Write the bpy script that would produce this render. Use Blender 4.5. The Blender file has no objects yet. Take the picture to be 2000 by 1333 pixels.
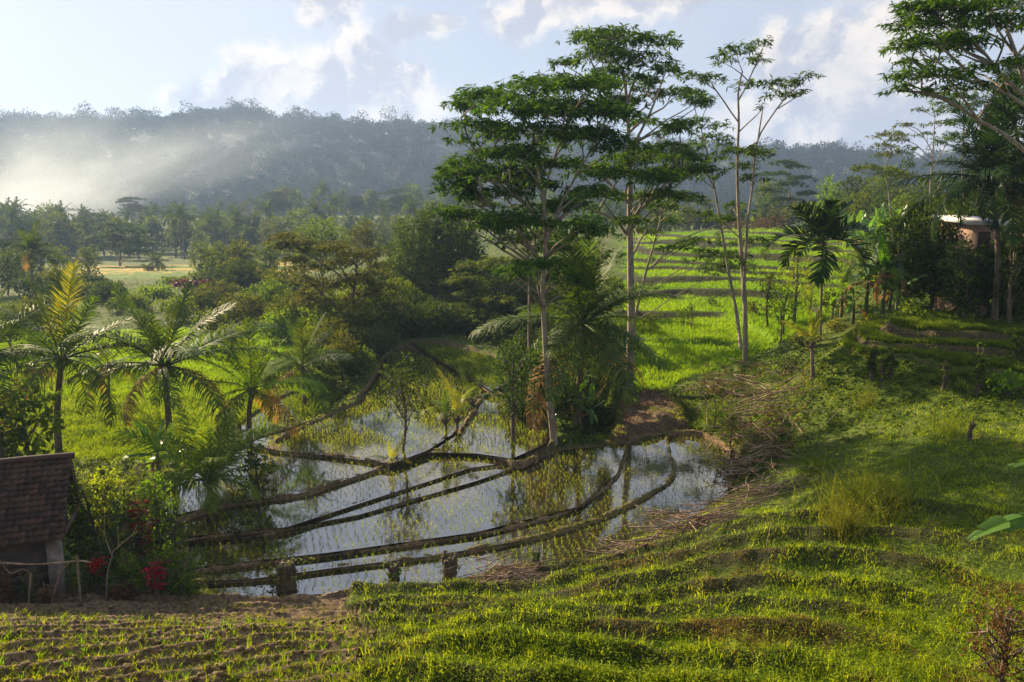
import bpy, math, random
import numpy as np
R = math.radians
S = bpy.context.scene
COL = S.collection
rs = np.random.RandomState(7)
random.seed(7)

# ------------------------------------------------------------ camera, sky, sun, exposure
F = 1556.0; CZ = 11.0; W2, H2 = 1000.0, 666.5
TH = math.atan((H2 - 400.0) / F)
cam = bpy.data.cameras.new("camera"); camo = bpy.data.objects.new("camera", cam); COL.objects.link(camo)
cam.sensor_width = 36.0; cam.lens = F / 2000 * 36.0; cam.clip_end = 5000; cam.clip_start = 0.1
camo.location = (0, 0, CZ); camo.rotation_euler = (math.pi / 2 - TH, 0, 0)
S.camera = camo
SUN_AZ, SUN_EL = -46.0, 27.0

def ray(px, py):
    u = (px - W2) / F; v = (H2 - py) / F
    return np.array([u, math.cos(TH) + v * math.sin(TH), -math.sin(TH) + v * math.cos(TH)])
def PD(px, py, D):
    r = ray(px, py); return r / r[1] * D + np.array([0, 0, CZ])
def PZ(px, py, z):
    r = ray(px, py); return r * ((z - CZ) / r[2]) + np.array([0, 0, CZ])
def pix(p):
    x, y, z = p[..., 0], p[..., 1], p[..., 2] - CZ
    fw = y * math.cos(TH) - z * math.sin(TH); up = y * math.sin(TH) + z * math.cos(TH)
    return W2 + F * x / fw, H2 - F * up / fw

world = bpy.data.worlds.new("World"); S.world = world; world.use_nodes = True
wt = world.node_tree; wn = wt.nodes; wl = wt.links
bg = wn['Background']
def nd(tree, typ, **kw):
    n = tree.nodes.new(typ)
    for k, v in kw.items():
        if k == 'inp':
            for a, b in v.items(): n.inputs[a].default_value = b
        else: setattr(n, k, v)
    return n
def mth(tree, op, a, b=None, c=None, clamp=False):
    n = tree.nodes.new('ShaderNodeMath'); n.operation = op; n.use_clamp = clamp
    for i, v in enumerate((a, b, c)):
        if v is None: continue
        if isinstance(v, (int, float)): n.inputs[i].default_value = v
        else: tree.links.new(v, n.inputs[i])
    return n.outputs[0]
def mixc(tree, fac, a, b):
    n = tree.nodes.new('ShaderNodeMix'); n.data_type = 'RGBA'
    for i, v in ((0, fac), (6, a), (7, b)):
        if isinstance(v, (int, float)): n.inputs[i].default_value = v
        elif isinstance(v, tuple): n.inputs[i].default_value = (*v[:3], 1)
        else: tree.links.new(v, n.inputs[i])
    return n.outputs[2]
def sstep(tree, v, lo, hi, a=0.0, b=1.0):
    n = tree.nodes.new('ShaderNodeMapRange'); n.interpolation_type = 'SMOOTHSTEP'
    tree.links.new(v, n.inputs[0])
    n.inputs[1].default_value = lo; n.inputs[2].default_value = hi
    n.inputs[3].default_value = a; n.inputs[4].default_value = b
    return n.outputs[0]

sky = nd(wt, 'ShaderNodeTexSky', sky_type='NISHITA', sun_disc=False, sun_elevation=R(SUN_EL),
         sun_rotation=R(SUN_AZ), air_density=1.0, dust_density=1.4, ozone_density=1.0)
tc = nd(wt, 'ShaderNodeTexCoord')
warp = nd(wt, 'ShaderNodeTexNoise', inp={'Scale': 9.0, 'Detail': 6.0, 'Roughness': .6})
wl.new(tc.outputs['Generated'], warp.inputs['Vector'])
vs = nd(wt, 'ShaderNodeVectorMath', operation='SUBTRACT'); wl.new(warp.outputs['Color'], vs.inputs[0]); vs.inputs[1].default_value = (.5, .5, .5)
vm = nd(wt, 'ShaderNodeVectorMath', operation='SCALE'); wl.new(vs.outputs[0], vm.inputs[0]); vm.inputs['Scale'].default_value = .075
va = nd(wt, 'ShaderNodeVectorMath', operation='ADD'); wl.new(tc.outputs['Generated'], va.inputs[0]); wl.new(vm.outputs[0], va.inputs[1])
CLOUDS = [(1650, 130, 110, 95), (1560, 150, 85, 90), (1720, 225, 130, 80), (1600, 75, 60, 50), (1525, 100, 50, 70),
          (1620, 240, 170, 70), (1830, 250, 150, 80), (1480, 225, 70, 60), (705, 110, 75, 62), (640, 155, 90, 55), (555, 165, 125, 55),
          (775, 150, 70, 42), (720, 205, 170, 45), (470, 190, 130, 45), (628, 12, 65, 42), (800, 45, 50, 28), (860, 45, 45, 28),
          (1120, 12, 190, 36), (1010, 30, 70, 40), (1300, 2, 80, 20), (1830, 8, 70, 26), (1790, 60, 90, 24),
          (900, -160, 500, 60), (1700, -200, 300, 70), (200, -120, 200, 40)]
msk = None
for (px, py, rx, ry) in CLOUDS:
    c = ray(px, py); c = c / np.linalg.norm(c)
    s = nd(wt, 'ShaderNodeVectorMath', operation='SUBTRACT'); wl.new(va.outputs[0], s.inputs[0]); s.inputs[1].default_value = tuple(c)
    m = nd(wt, 'ShaderNodeVectorMath', operation='MULTIPLY'); wl.new(s.outputs[0], m.inputs[0])
    m.inputs[1].default_value = (F / rx, F / rx * .5, F / ry)
    l = nd(wt, 'ShaderNodeVectorMath', operation='LENGTH'); wl.new(m.outputs[0], l.inputs[0])
    v = mth(wt, 'SUBTRACT', 1.35, l.outputs['Value'])
    msk = v if msk is None else mth(wt, 'MAXIMUM', msk, v)
fb = nd(wt, 'ShaderNodeTexNoise', inp={'Scale': 26.0, 'Detail': 7.0, 'Roughness': .62})
wl.new(va.outputs[0], fb.inputs['Vector'])
dens = mth(wt, 'ADD', msk, mth(wt, 'MULTIPLY', mth(wt, 'SUBTRACT', fb.outputs[0], .5), 1.5))
cm = sstep(wt, dens, 0.05, .80)
# lit side against shaded side: compare the noise with itself a little towards the sun
off = nd(wt, 'ShaderNodeVectorMath', operation='ADD'); wl.new(va.outputs[0], off.inputs[0]); off.inputs[1].default_value = (-.016, .0, .016)
fb2 = nd(wt, 'ShaderNodeTexNoise', inp={'Scale': 14.0, 'Detail': 5.0, 'Roughness': .55})
wl.new(off.outputs[0], fb2.inputs['Vector'])
fb3 = nd(wt, 'ShaderNodeTexNoise', inp={'Scale': 14.0, 'Detail': 5.0, 'Roughness': .55})
wl.new(va.outputs[0], fb3.inputs['Vector'])
lit = sstep(wt, mth(wt, 'SUBTRACT', fb3.outputs[0], fb2.outputs[0]), -.09, .09)
lit2 = mth(wt, 'MULTIPLY', lit, sstep(wt, dens, 1.5, .5, .45, 1.0))
CL_LIT = (6.0, 5.4, 4.8); CL_SH = (3.1, 3.2, 3.7)
ccol = mixc(wt, lit2, CL_SH, CL_LIT)
# thin veil
hz = nd(wt, 'ShaderNodeTexNoise', inp={'Scale': 3.0, 'Detail': 5.0, 'Roughness': .5}); wl.new(tc.outputs['Generated'], hz.inputs['Vector'])
sx = nd(wt, 'ShaderNodeSeparateXYZ'); wl.new(tc.outputs['Generated'], sx.inputs[0])
veil = mth(wt, 'MULTIPLY', sstep(wt, hz.outputs[0], .35, .75, .62, .9), sstep(wt, sx.outputs[2], .12, .45, 1.0, .9))
SKYMUL = nd(wt, 'ShaderNodeVectorMath', operation='MULTIPLY'); wl.new(sky.outputs[0], SKYMUL.inputs[0]); SKYMUL.inputs[1].default_value = (.38, .40, .46)
s1 = mixc(wt, veil, SKYMUL.outputs[0], (4.0, 4.3, 5.0))
s2 = mixc(wt, cm, s1, ccol)
wl.new(s2, bg.inputs['Color']); bg.inputs['Strength'].default_value = .070

sl = bpy.data.lights.new("sun", 'SUN'); sl.energy = 5.0; sl.angle = R(.6); sl.color = (1.0, .80, .52)
so = bpy.data.objects.new("sun", sl); COL.objects.link(so)
sd = np.array([math.sin(R(SUN_AZ)) * math.cos(R(SUN_EL)), math.cos(R(SUN_AZ)) * math.cos(R(SUN_EL)), math.sin(R(SUN_EL))])
from mathutils import Vector, Matrix
so.rotation_euler = Vector(sd).to_track_quat('Z', 'Y').to_euler(); so.location = (-60, 30, 60)

S.view_settings.view_transform = 'Standard'; S.view_settings.look = 'None'
S.view_settings.exposure = 1.42; S.view_settings.gamma = 1.0
S.render.engine = 'CYCLES'
cy = S.cycles
cy.use_denoising = True
cy.denoising_input_passes = 'RGB_ALBEDO_NORMAL'; cy.denoising_prefilter = 'NONE'
try: cy.denoiser = 'OPENIMAGEDENOISE'
except Exception: pass
cy.max_bounces = 6; cy.diffuse_bounces = 2; cy.glossy_bounces = 3; cy.transmission_bounces = 3
cy.transparent_max_bounces = 8; cy.volume_bounces = 0; cy.caustics_reflective = False; cy.caustics_refractive = False
cy.sample_clamp_indirect = 3.0; cy.sample_clamp_direct = 2.2
cy.volume_step_rate = 1.0; cy.volume_max_steps = 64

# ------------------------------------------------------------ helpers
def new_obj(name, data, parent=None):
    o = bpy.data.objects.new(name, data); COL.objects.link(o)
    if parent is not None: o.parent = parent
    return o
def tag(o, label=None, cat=None, group=None, kind=None):
    if label: o['label'] = label
    if cat: o['category'] = cat
    if group: o['group'] = group
    if kind: o['kind'] = kind
    return o
def thing(name, loc, label, cat, group=None, rz=0.0, sc=1.0):
    o = new_obj(name, None); o.location = tuple(loc); o.rotation_euler = (0, 0, rz); o.scale = (sc,) * 3
    o.empty_display_size = .3
    return tag(o, label, cat, group)
def mesh_np(name, V, faces, mat=None, rnd=None, smooth=False, attrs=None):
    """faces: list of (M,k) int arrays"""
    me = bpy.data.meshes.new(name)
    V = np.asarray(V, np.float32); faces = [np.asarray(f, np.int32) for f in faces if len(f)]
    me.vertices.add(len(V)); me.vertices.foreach_set('co', V.ravel())
    nl = sum(f.size for f in faces); me.loops.add(nl)
    me.loops.foreach_set('vertex_index', np.concatenate([f.ravel() for f in faces]))
    cnt = np.concatenate([np.full(len(f), f.shape[1], np.int32) for f in faces])
    me.polygons.add(len(cnt))
    st = np.zeros(len(cnt), np.int32); st[1:] = np.cumsum(cnt)[:-1]
    me.polygons.foreach_set('loop_start', st)
    if smooth: me.polygons.foreach_set('use_smooth', np.ones(len(cnt), bool))
    if rnd is not None:
        a = me.attributes.new('rnd', 'FLOAT', 'POINT'); a.data.foreach_set('value', np.asarray(rnd, np.float32))
    if attrs:
        for k, v in attrs.items():
            a = me.attributes.new(k, 'FLOAT', 'POINT'); a.data.foreach_set('value', np.asarray(v, np.float32))
    me.update(calc_edges=True)
    if mat is not None: me.materials.append(mat)
    return me
class MB:
    """collects pieces into one mesh"""
    def __init__(s): s.V = []; s.Q = []; s.T = []; s.r = []; s.n = 0
    def add(s, V, Q=None, T=None, r=None):
        V = np.asarray(V, float).reshape(-1, 3)
        if Q is not None and len(Q): s.Q.append(np.asarray(Q) + s.n)
        if T is not None and len(T): s.T.append(np.asarray(T) + s.n)
        s.V.append(V); s.r.append(np.full(len(V), .5) if r is None else np.asarray(r)); s.n += len(V)
    def mesh(s, name, mat, smooth=False):
        fs = []
        if s.Q: fs.append(np.concatenate(s.Q))
        if s.T: fs.append(np.concatenate(s.T))
        return mesh_np(name, np.concatenate(s.V), fs, mat, np.concatenate(s.r), smooth)
    def build(s, name, mat, parent=None, smooth=False):
        return new_obj(name, s.mesh(name, mat, smooth), parent)
def vnoise(x, y, seed=0):
    xi = np.floor(x).astype(np.int64); yi = np.floor(y).astype(np.int64); fx = x - xi; fy = y - yi
    fx = fx * fx * (3 - 2 * fx); fy = fy * fy * (3 - 2 * fy)
    def h(a, b):
        n = (a * 374761393 + b * 668265263 + seed * 1442695041) & 0xffffffff
        n = ((n ^ (n >> 13)) * 1274126177) & 0xffffffff
        return ((n ^ (n >> 16)) & 0xffff) / 65535.0
    return (h(xi, yi) * (1 - fx) + h(xi + 1, yi) * fx) * (1 - fy) + (h(xi, yi + 1) * (1 - fx) + h(xi + 1, yi + 1) * fx) * fy
def fbm(x, y, o=4, seed=0):
    s = 0; a = .5
    for i in range(o):
        s = s + a * vnoise(x * 2 ** i, y * 2 ** i, seed + i); a *= .5
    return s / (1 - .5 ** o)
def ss(v, lo, hi):
    t = np.clip((v - lo) / (hi - lo), 0, 1); return t * t * (3 - 2 * t)
def catmull(P, step=.3):
    P = np.asarray(P, float)
    if len(P) < 3:
        n = max(2, int(np.linalg.norm(P[1] - P[0]) / step)); t = np.linspace(0, 1, n)[:, None]; return P[0] * (1 - t) + P[1] * t
    Q = np.vstack([2 * P[0] - P[1], P, 2 * P[-1] - P[-2]]); out = []
    for i in range(1, len(Q) - 2):
        n = max(2, int(np.linalg.norm(Q[i + 1] - Q[i]) / step)); t = np.linspace(0, 1, n, endpoint=False)[:, None]
        a, b, c, d = Q[i - 1], Q[i], Q[i + 1], Q[i + 2]
        out.append(.5 * (2 * b + (c - a) * t + (2 * a - 5 * b + 4 * c - d) * t ** 2 + (3 * b - a - 3 * c + d) * t ** 3))
    out.append(P[-1:]); return np.vstack(out)
def tube(mb, P, rad, seg=7, r=None, jit=0.0, cap=True):
    P = np.asarray(P, float); n = len(P); rad = np.broadcast_to(np.asarray(rad, float), (n,))
    T = np.gradient(P, axis=0); T /= np.linalg.norm(T, axis=1)[:, None] + 1e-9
    up = np.array([0, 0, 1.]) if abs(T[:, 2]).mean() < .8 else np.array([1., 0, 0])
    A = np.cross(T, up); A /= np.linalg.norm(A, axis=1)[:, None] + 1e-9; B = np.cross(T, A)
    a = np.linspace(0, 2 * math.pi, seg, endpoint=False)
    rr = rad[:, None] * (1 + jit * (rs.rand(n, seg) - .5))
    V = P[:, None, :] + rr[..., None] * (np.cos(a)[None, :, None] * A[:, None] + np.sin(a)[None, :, None] * B[:, None])
    i = np.arange(n - 1)[:, None] * seg; j = np.arange(seg)[None]; k = (j + 1) % seg
    Q = np.stack([i + j, i + k, i + seg + k, i + seg + j], -1).reshape(-1, 4)
    V = V.reshape(-1, 3); T3 = None
    if cap:
        V = np.vstack([V, P[-1:]]); c = n * seg; b = (n - 1) * seg
        T3 = np.array([[b + q, b + (q + 1) % seg, c] for q in range(seg)])
    mb.add(V, Q, T3, None if r is None else np.full(len(V), r))
def norm(v): return v / (np.linalg.norm(v, axis=-1, keepdims=True) + 1e-9)
def leaves(mb, C, D, L, Wd, r=None, N=None, fold=0.0):
    """rhombic leaf at C pointing along D, length L, width Wd"""
    n = len(C); D = norm(D)
    if N is None: N = rs.randn(n, 3)
    Sd = norm(np.cross(D, N)); L = np.broadcast_to(L, (n,))[:, None]; Wd = np.broadcast_to(Wd, (n,))[:, None]
    V = np.stack([C, C + D * L * .45 + Sd * Wd * .5, C + D * L, C + D * L * .45 - Sd * Wd * .5], 1)
    rr = rs.rand(n) if r is None else r
    mb.add(V.reshape(-1, 3), np.arange(4 * n).reshape(n, 4), None, np.repeat(rr, 4))
def blades(mb, C, D, L, Wd, droop=.3, r=None):
    """bent grass blade: 5 verts, quad + tip triangle"""
    n = len(C); D = norm(D); L = np.broadcast_to(L, (n,))[:, None]; Wd = np.broadcast_to(Wd, (n,))[:, None]
    a = rs.rand(n) * 6.283; Sd = np.stack([np.cos(a), np.sin(a), 0 * a], 1)
    hd = norm(D * np.array([1, 1, 0]) + 1e-6); m = C + D * L * .55; tip = m + norm(D + hd * droop * 2 - np.array([0, 0, droop])) * L * .45
    V = np.stack([C - Sd * Wd * .5, C + Sd * Wd * .5, m + Sd * Wd * .42, m - Sd * Wd * .42, tip], 1).reshape(-1, 3)
    b = np.arange(n) * 5
    mb.add(V, np.stack([b, b + 1, b + 2, b + 3], 1), np.stack([b + 3, b + 2, b + 4], 1), np.repeat(rs.rand(n) if r is None else r, 5))

# ------------------------------------------------------------ materials
def mat_new(name):
    m = bpy.data.materials.new(name); m.use_nodes = True; return m, m.node_tree, m.node_tree.nodes['Principled BSDF']
def leafmat(name, c1, c2, tr=.38, rough=.7, tint=(1.25, 1.1, .35), spec=.06):
    m, t, p = mat_new(name); at = nd(t, 'ShaderNodeAttribute', attribute_name='rnd')
    c = mixc(t, at.outputs['Fac'], c1, c2)
    oi = nd(t, 'ShaderNodeObjectInfo')
    hs = nd(t, 'ShaderNodeHueSaturation'); t.links.new(c, hs.inputs['Color'])
    t.links.new(mth(t, 'MULTIPLY_ADD', oi.outputs['Random'], .34, .83), hs.inputs['Value'])
    t.links.new(mth(t, 'MULTIPLY_ADD', oi.outputs['Random'], .03, .485), hs.inputs['Hue'])
    t.links.new(hs.outputs[0], p.inputs['Base Color']); p.inputs['Roughness'].default_value = rough
    p.inputs['Specular IOR Level'].default_value = spec
    tb = nd(t, 'ShaderNodeBsdfTranslucent')
    mm = nd(t, 'ShaderNodeVectorMath', operation='MULTIPLY'); t.links.new(hs.outputs[0], mm.inputs[0]); mm.inputs[1].default_value = tuple(x * 1.7 for x in tint)
    t.links.new(mm.outputs[0], tb.inputs['Color'])
    mx = nd(t, 'ShaderNodeMixShader', inp={0: tr}); t.links.new(p.outputs[0], mx.inputs[1]); t.links.new(tb.outputs[0], mx.inputs[2])
    t.links.new(mx.outputs[0], t.nodes['Material Output'].inputs['Surface'])
    return m
def barkmat(name, c1, c2, scale=6.0, bump=.4):
    m, t, p = mat_new(name); g = nd(t, 'ShaderNodeTexCoord')
    mp = nd(t, 'ShaderNodeMapping'); mp.inputs['Scale'].default_value = (1, 1, .35); t.links.new(g.outputs['Object'], mp.inputs[0])
    n = nd(t, 'ShaderNodeTexNoise', inp={'Scale': scale, 'Detail': 6.0, 'Roughness': .65}); t.links.new(mp.outputs[0], n.inputs['Vector'])
    c = mixc(t, sstep(t, n.outputs[0], .3, .7), c1, c2); t.links.new(c, p.inputs['Base Color']); p.inputs['Roughness'].default_value = .9
    b = nd(t, 'ShaderNodeBump', inp={'Strength': bump, 'Distance': .05}); t.links.new(n.outputs[0], b.inputs['Height']); t.links.new(b.outputs[0], p.inputs['Normal'])
    return m
M = {}
M['albizia'] = leafmat('albizia_leaf', (.014, .042, .006), (.075, .15, .012), .38)
M['albizia_far'] = leafmat('albizia_leaf_dark', (.025, .055, .012), (.06, .10, .02), .3)
M['dark'] = leafmat('dark_leaf', (.012, .032, .006), (.075, .115, .016), .28, .65, spec=.08)
M['olive'] = leafmat('olive_leaf', (.028, .05, .008), (.13, .15, .018), .35)
M['mid'] = leafmat('mid_leaf', (.022, .055, .008), (.13, .18, .018), .4)
M['fresh'] = leafmat('fresh_leaf', (.06, .13, .012), (.14, .21, .02), .48)
M['lime'] = leafmat('lime_leaf', (.10, .165, .012), (.23, .27, .025), .5)
M['palm'] = leafmat('palm_leaf', (.035, .08, .012), (.085, .13, .018), .32, .6, spec=.2)
M['palm_far'] = leafmat('far_palm_leaf', (.03, .06, .014), (.07, .10, .02), .3, .9, spec=.02)
M['palm_young'] = leafmat('young_palm_leaf', (.12, .17, .015), (.30, .30, .03), .5, .35)
M['palm_dark'] = leafmat('dark_palm_leaf', (.014, .035, .008), (.03, .06, .012), .22, .3)
M['palm_dry'] = leafmat('dry_palm_leaf', (.22, .13, .05), (.34, .22, .07), .3, .6)
M['banana'] = leafmat('banana_leaf', (.05, .13, .012), (.10, .20, .02), .5, .35, spec=.6)
M['banana_dry'] = leafmat('dry_banana_leaf', (.16, .09, .04), (.26, .16, .07), .25, .8)
M['grass'] = leafmat('grass_blade', (.030, .075, .003), (.28, .35, .012), .5, .6, spec=.12)
M['grass_brown'] = leafmat('withering_grass', (.10, .085, .025), (.24, .18, .06), .35, .7, spec=.08)
M['grass_dry'] = leafmat('tall_dry_grass', (.075, .13, .010), (.20, .21, .03), .45, .6)
M['rice'] = leafmat('rice_blade', (.095, .19, .004), (.19, .28, .008), .5, .5)
M['rice_dark'] = leafmat('shaded_rice_blade', (.05, .15, .004), (.10, .22, .008), .5, .5)
M['seedling'] = leafmat('rice_seedling', (.12, .19, .012), (.24, .28, .03), .5, .5)
M['red'] = leafmat('red_leaf', (.20, .008, .012), (.50, .02, .02), .45, .4, tint=(1.2, .5, .5))
M['maroon'] = leafmat('maroon_leaf', (.05, .012, .012), (.14, .02, .02), .4, .4, tint=(1.2, .5, .5))
M['brown'] = leafmat('withered_leaf', (.07, .035, .018), (.15, .08, .035), .2, .8)
M['bark_pale'] = barkmat('pale_bark', (.15, .12, .085), (.34, .28, .21), 5.0, .2)
M['bark'] = barkmat('brown_bark', (.07, .05, .032), (.17, .125, .08))
M['bark_palm'] = barkmat('palm_bark', (.08, .055, .035), (.20, .15, .10), 9.0, .6)
M['stick'] = barkmat('cut_stick', (.14, .09, .055), (.38, .27, .18), 4.0)
M['stem_green'] = barkmat('green_stem', (.07, .09, .025), (.16, .17, .06), 4.0, .2)
M['stump'] = barkmat('mossy_stump', (.045, .035, .018), (.13, .09, .05), 8.0, .8)

# ------------------------------------------------------------ terrain
CP = [(-400,1333,11),(0,1333,11),(500,1333,11),(1000,1333,10.5),(1500,1333,10),(2000,1333,10.8),(2500,1333,10.5),
 (-400,1240,14),(0,1240,14),(500,1240,14),(1000,1240,13.5),(1500,1240,13.2),(2000,1240,13.3),(2500,1240,12.6),
 (-400,1185,17),(0,1185,18.3),(300,1180,19.7),(600,1175,21.3),(900,1155,21.3),(1100,1125,22),(1300,1050,24.3),(1450,960,28),
 (1200,1200,16.5),(1500,1150,16.5),(1500,1050,20.5),(1700,1000,21.6),(2000,1000,19.6),(2500,1000,18),(2000,1130,16.4),(2500,1130,15.5),(1700,900,25.5),(2000,880,23.8),(2500,880,22),
 (1550,850,31.5),(1700,795,31.5),(1450,770,41),(1590,735,43),(2000,850,25.6),(2500,800,24.5),(1850,800,29),
 (1680,762,33.6),(1830,777,31.4),(2000,803,29.0),(1600,750,35.5),(1600,700,37.5),(1680,702,35.4),(1830,722,33.1),(2000,747,30.7),(2500,790,25),(1680,640,40.5),(1830,649,37.5),(2000,660,36),(2500,670,31),
 (1600,640,46),(1850,605,46),(2000,570,50),(2500,560,40),(1900,475,66),(2300,460,60),
 (1250,720,50),(1300,685,52),(1500,690,50),(1500,600,66),(1280,600,68),(1280,540,85),(1500,540,84),(1280,490,112),(1500,482,118),
 (1500,450,148),(1300,457,150),(1700,455,125),(1700,560,75),(2000,450,100),(1850,435,118),(2500,420,110),(1500,443,230),(1250,450,230),(1800,430,230),
 (1280,775,45),(1340,830,39.5),(1200,860,37),(1440,860,36),(1100,870,36),(1000,870,36.5),
 (900,670,55),(750,650,62),(1000,680,56),(1100,700,54),(850,560,92),(900,500,130),(700,560,95),
 (100,900,33),(300,900,33),(0,1000,26),(200,1000,27),(250,1100,22.6),(-400,1000,25),(-400,850,35),
 (200,780,44),(400,700,57.5),(100,700,57),(-400,700,57),(200,640,72),(500,700,57),(500,600,88),(100,560,112),(400,560,112),(-400,560,112),
 (300,530,145),(600,540,125),(300,515,190),(0,520,180),(-400,520,180),(700,500,190),(300,480,270),(0,485,270),(-400,485,270),(700,470,270),
 (400,440,320),(600,425,330),(800,420,330),(1000,425,330),(400,425,360),(250,432,360),(0,445,380),(-400,450,380),(700,430,420),(1100,430,400)]
pts = []
for (px, py, D) in CP:
    p = PD(px, py, D); pts.append((p[0] / D, math.log(D), p[2]))
for t in (-2.2, -1, 0, 1, 2.2):
    pts += [(t, math.log(3.0), 7.6 + .4 * max(t, 0)), (t, math.log(520), -2), (t, math.log(1700), 0)]
for (t, Y, z) in ((-2.2, 12, 4.2), (-2.2, 25, 1.2), (-2.2, 60, 0), (-2.2, 200, -2), (2.2, 12, 7), (2.2, 30, 6.5), (2.2, 60, 9), (2.2, 200, 12)):
    pts.append((t, math.log(Y), z))
pts = np.array(pts); AX = np.array([1.0, .8])
def kern(d2): return np.sqrt(d2 + .0016)
Pn = pts[:, :2] * AX
K = kern(((Pn[:, None] - Pn[None]) ** 2).sum(-1)); n_ = len(pts)
Aug = np.zeros((n_ + 3, n_ + 3)); Aug[:n_, :n_] = K - np.eye(n_) * .01; Pm = np.c_[np.ones(n_), Pn]; Aug[:n_, n_:] = Pm; Aug[n_:, :n_] = Pm.T
WT = np.linalg.solve(Aug, np.r_[pts[:, 2], 0, 0, 0])
def base_h(x, y):
    x = np.asarray(x, float); y = np.asarray(y, float); Y = np.maximum(y, 2.5)
    a = np.clip(x / Y, -2.4, 2.4) * AX[0]; b = np.log(Y) * AX[1]; z = WT[n_] + WT[n_ + 1] * a + WT[n_ + 2] * b
    for i in range(n_): z = z + WT[i] * kern((a - Pn[i, 0]) ** 2 + (b - Pn[i, 1]) ** 2)
    return z
# flooded paddies: pixel outline and water level
PAD = [
 (0.00, [(300,1180),(450,1172),(560,1165),(640,1160),(720,1148),(800,1148),(880,1135),(960,1115),(1080,1100),(1150,1090),(1225,1058),(1290,1042),(1340,1015),(1400,985),(1432,950),(1442,920),(1430,885),(1385,852),(1305,843),(1305,870),(1316,915),(1300,945),(1200,1000),(1100,1035),(1000,1060),(850,1085),(650,1110),(500,1130),(300,1140)]),
 (0.12, [(300,1142),(500,1130),(650,1110),(850,1085),(1000,1060),(1100,1035),(1200,1000),(1300,945),(1314,915),(1303,870),(1298,848),(1235,855),(1222,880),(1210,910),(1130,990),(930,1040),(640,1080),(300,1118)]),
 (0.28, [(300,1118),(640,1080),(930,1040),(1130,990),(1205,925),(1225,865),(1180,872),(1100,880),(1010,912),(930,940),(700,1005),(460,1050),(300,1062)]),
 (0.38, [(300,1066),(460,1052),(700,1006),(930,940),(1010,912),(1040,895),(1000,900),(920,914),(760,965),(560,1030),(300,1055)]),
 (0.48, [(300,1055),(560,1030),(760,965),(920,914),(1010,902),(1040,893),(950,884),(830,880),(765,905),(600,960),(440,985),(300,1015)]),
 (0.62, [(300,1015),(440,985),(600,962),(765,907),(640,890),(540,880),(490,872),(420,905),(340,950),(300,985)]),
 (0.75, [(490,870),(540,880),(640,890),(765,906),(835,880),(905,835),(935,785),(950,762),(900,735),(845,700),(795,680),(755,690),(742,725),(700,790),(600,832),(500,860)]),
 (0.66, [(838,884),(930,886),(1000,896),(1065,868),(1085,830),(1050,780),(1000,755),(955,765),(925,812)]),
 (1.0, [(800,670),(860,673),(960,695),(1020,735),(960,764),(905,732),(850,702)]),
 (0.60, [(480,865),(600,825),(690,765),(640,755),(560,775),(470,830)]),
]
PADW = [(lv, np.array([PZ(a, b, lv)[:2] for a, b in pl])) for lv, pl in PAD]
def poly_sd(x, y, P):
    """signed distance to polygon, negative inside"""
    ins = np.zeros(x.shape, bool); d = np.full(x.shape, 1e9); n = len(P)
    for i in range(n):
        ax, ay = P[i]; bx, by = P[(i + 1) % n]
        c = ((ay > y) != (by > y)) & (x < (bx - ax) * (y - ay) / (by - ay + 1e-12) + ax); ins ^= c
        ex, ey = bx - ax, by - ay; t = np.clip(((x - ax) * ex + (y - ay) * ey) / (ex * ex + ey * ey + 1e-12), 0, 1)
        d = np.minimum(d, np.hypot(x - ax - t * ex, y - ay - t * ey))
    return np.where(ins, -d, d)
def terrace(z, step, lip, nz, rw=.2):
    k = z / step + nz; b = np.floor(k); f = k - b
    p = np.where(f < rw, ss(f, 0, rw) * (1 + lip), np.where(f < rw * 2.1, 1 + lip * (1 - ss(f, rw, rw * 2.1)), 1.0))
    return (b + p - .5) * step - nz * step, ss(f, 0, .02) * (1 - ss(f, rw * .9, rw * 1.15)), ss(f, rw * 1.1, rw * 1.3) * (1 - ss(f, .985, 1.0))
_yb = np.linspace(6, 40, 700)
def bhit(px, py):
    r = ray(px, py); r = r / r[1]; h = base_h(r[0] * _yb, _yb); b = np.where(CZ + r[2] * _yb <= h)[0]; i = b[0] if len(b) else -1
    return r[0], _yb[i]
RL = [(-300,1185),(0,1180),(300,1176),(640,1170),(850,1165),(1050,1158),(1200,1132),(1300,1112),(1450,1075),(1600,1036),(1720,1052),(1850,1085),(2000,1125),(2250,1190)]
RLt, RLy = np.array([bhit(a, b) for a, b in RL]).T
RLy[9:] = [19.7, 19.0, 18.1, 17.0, 15.4]
_tt = np.linspace(-1.2, 1.2, 241); _yy = np.interp(_tt, RLt, RLy); _kk = np.hanning(31); _yy = np.convolve(np.pad(_yy, 15, 'edge'), _kk / _kk.sum(), 'valid'); RLt, RLy = _tt, _yy
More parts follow.
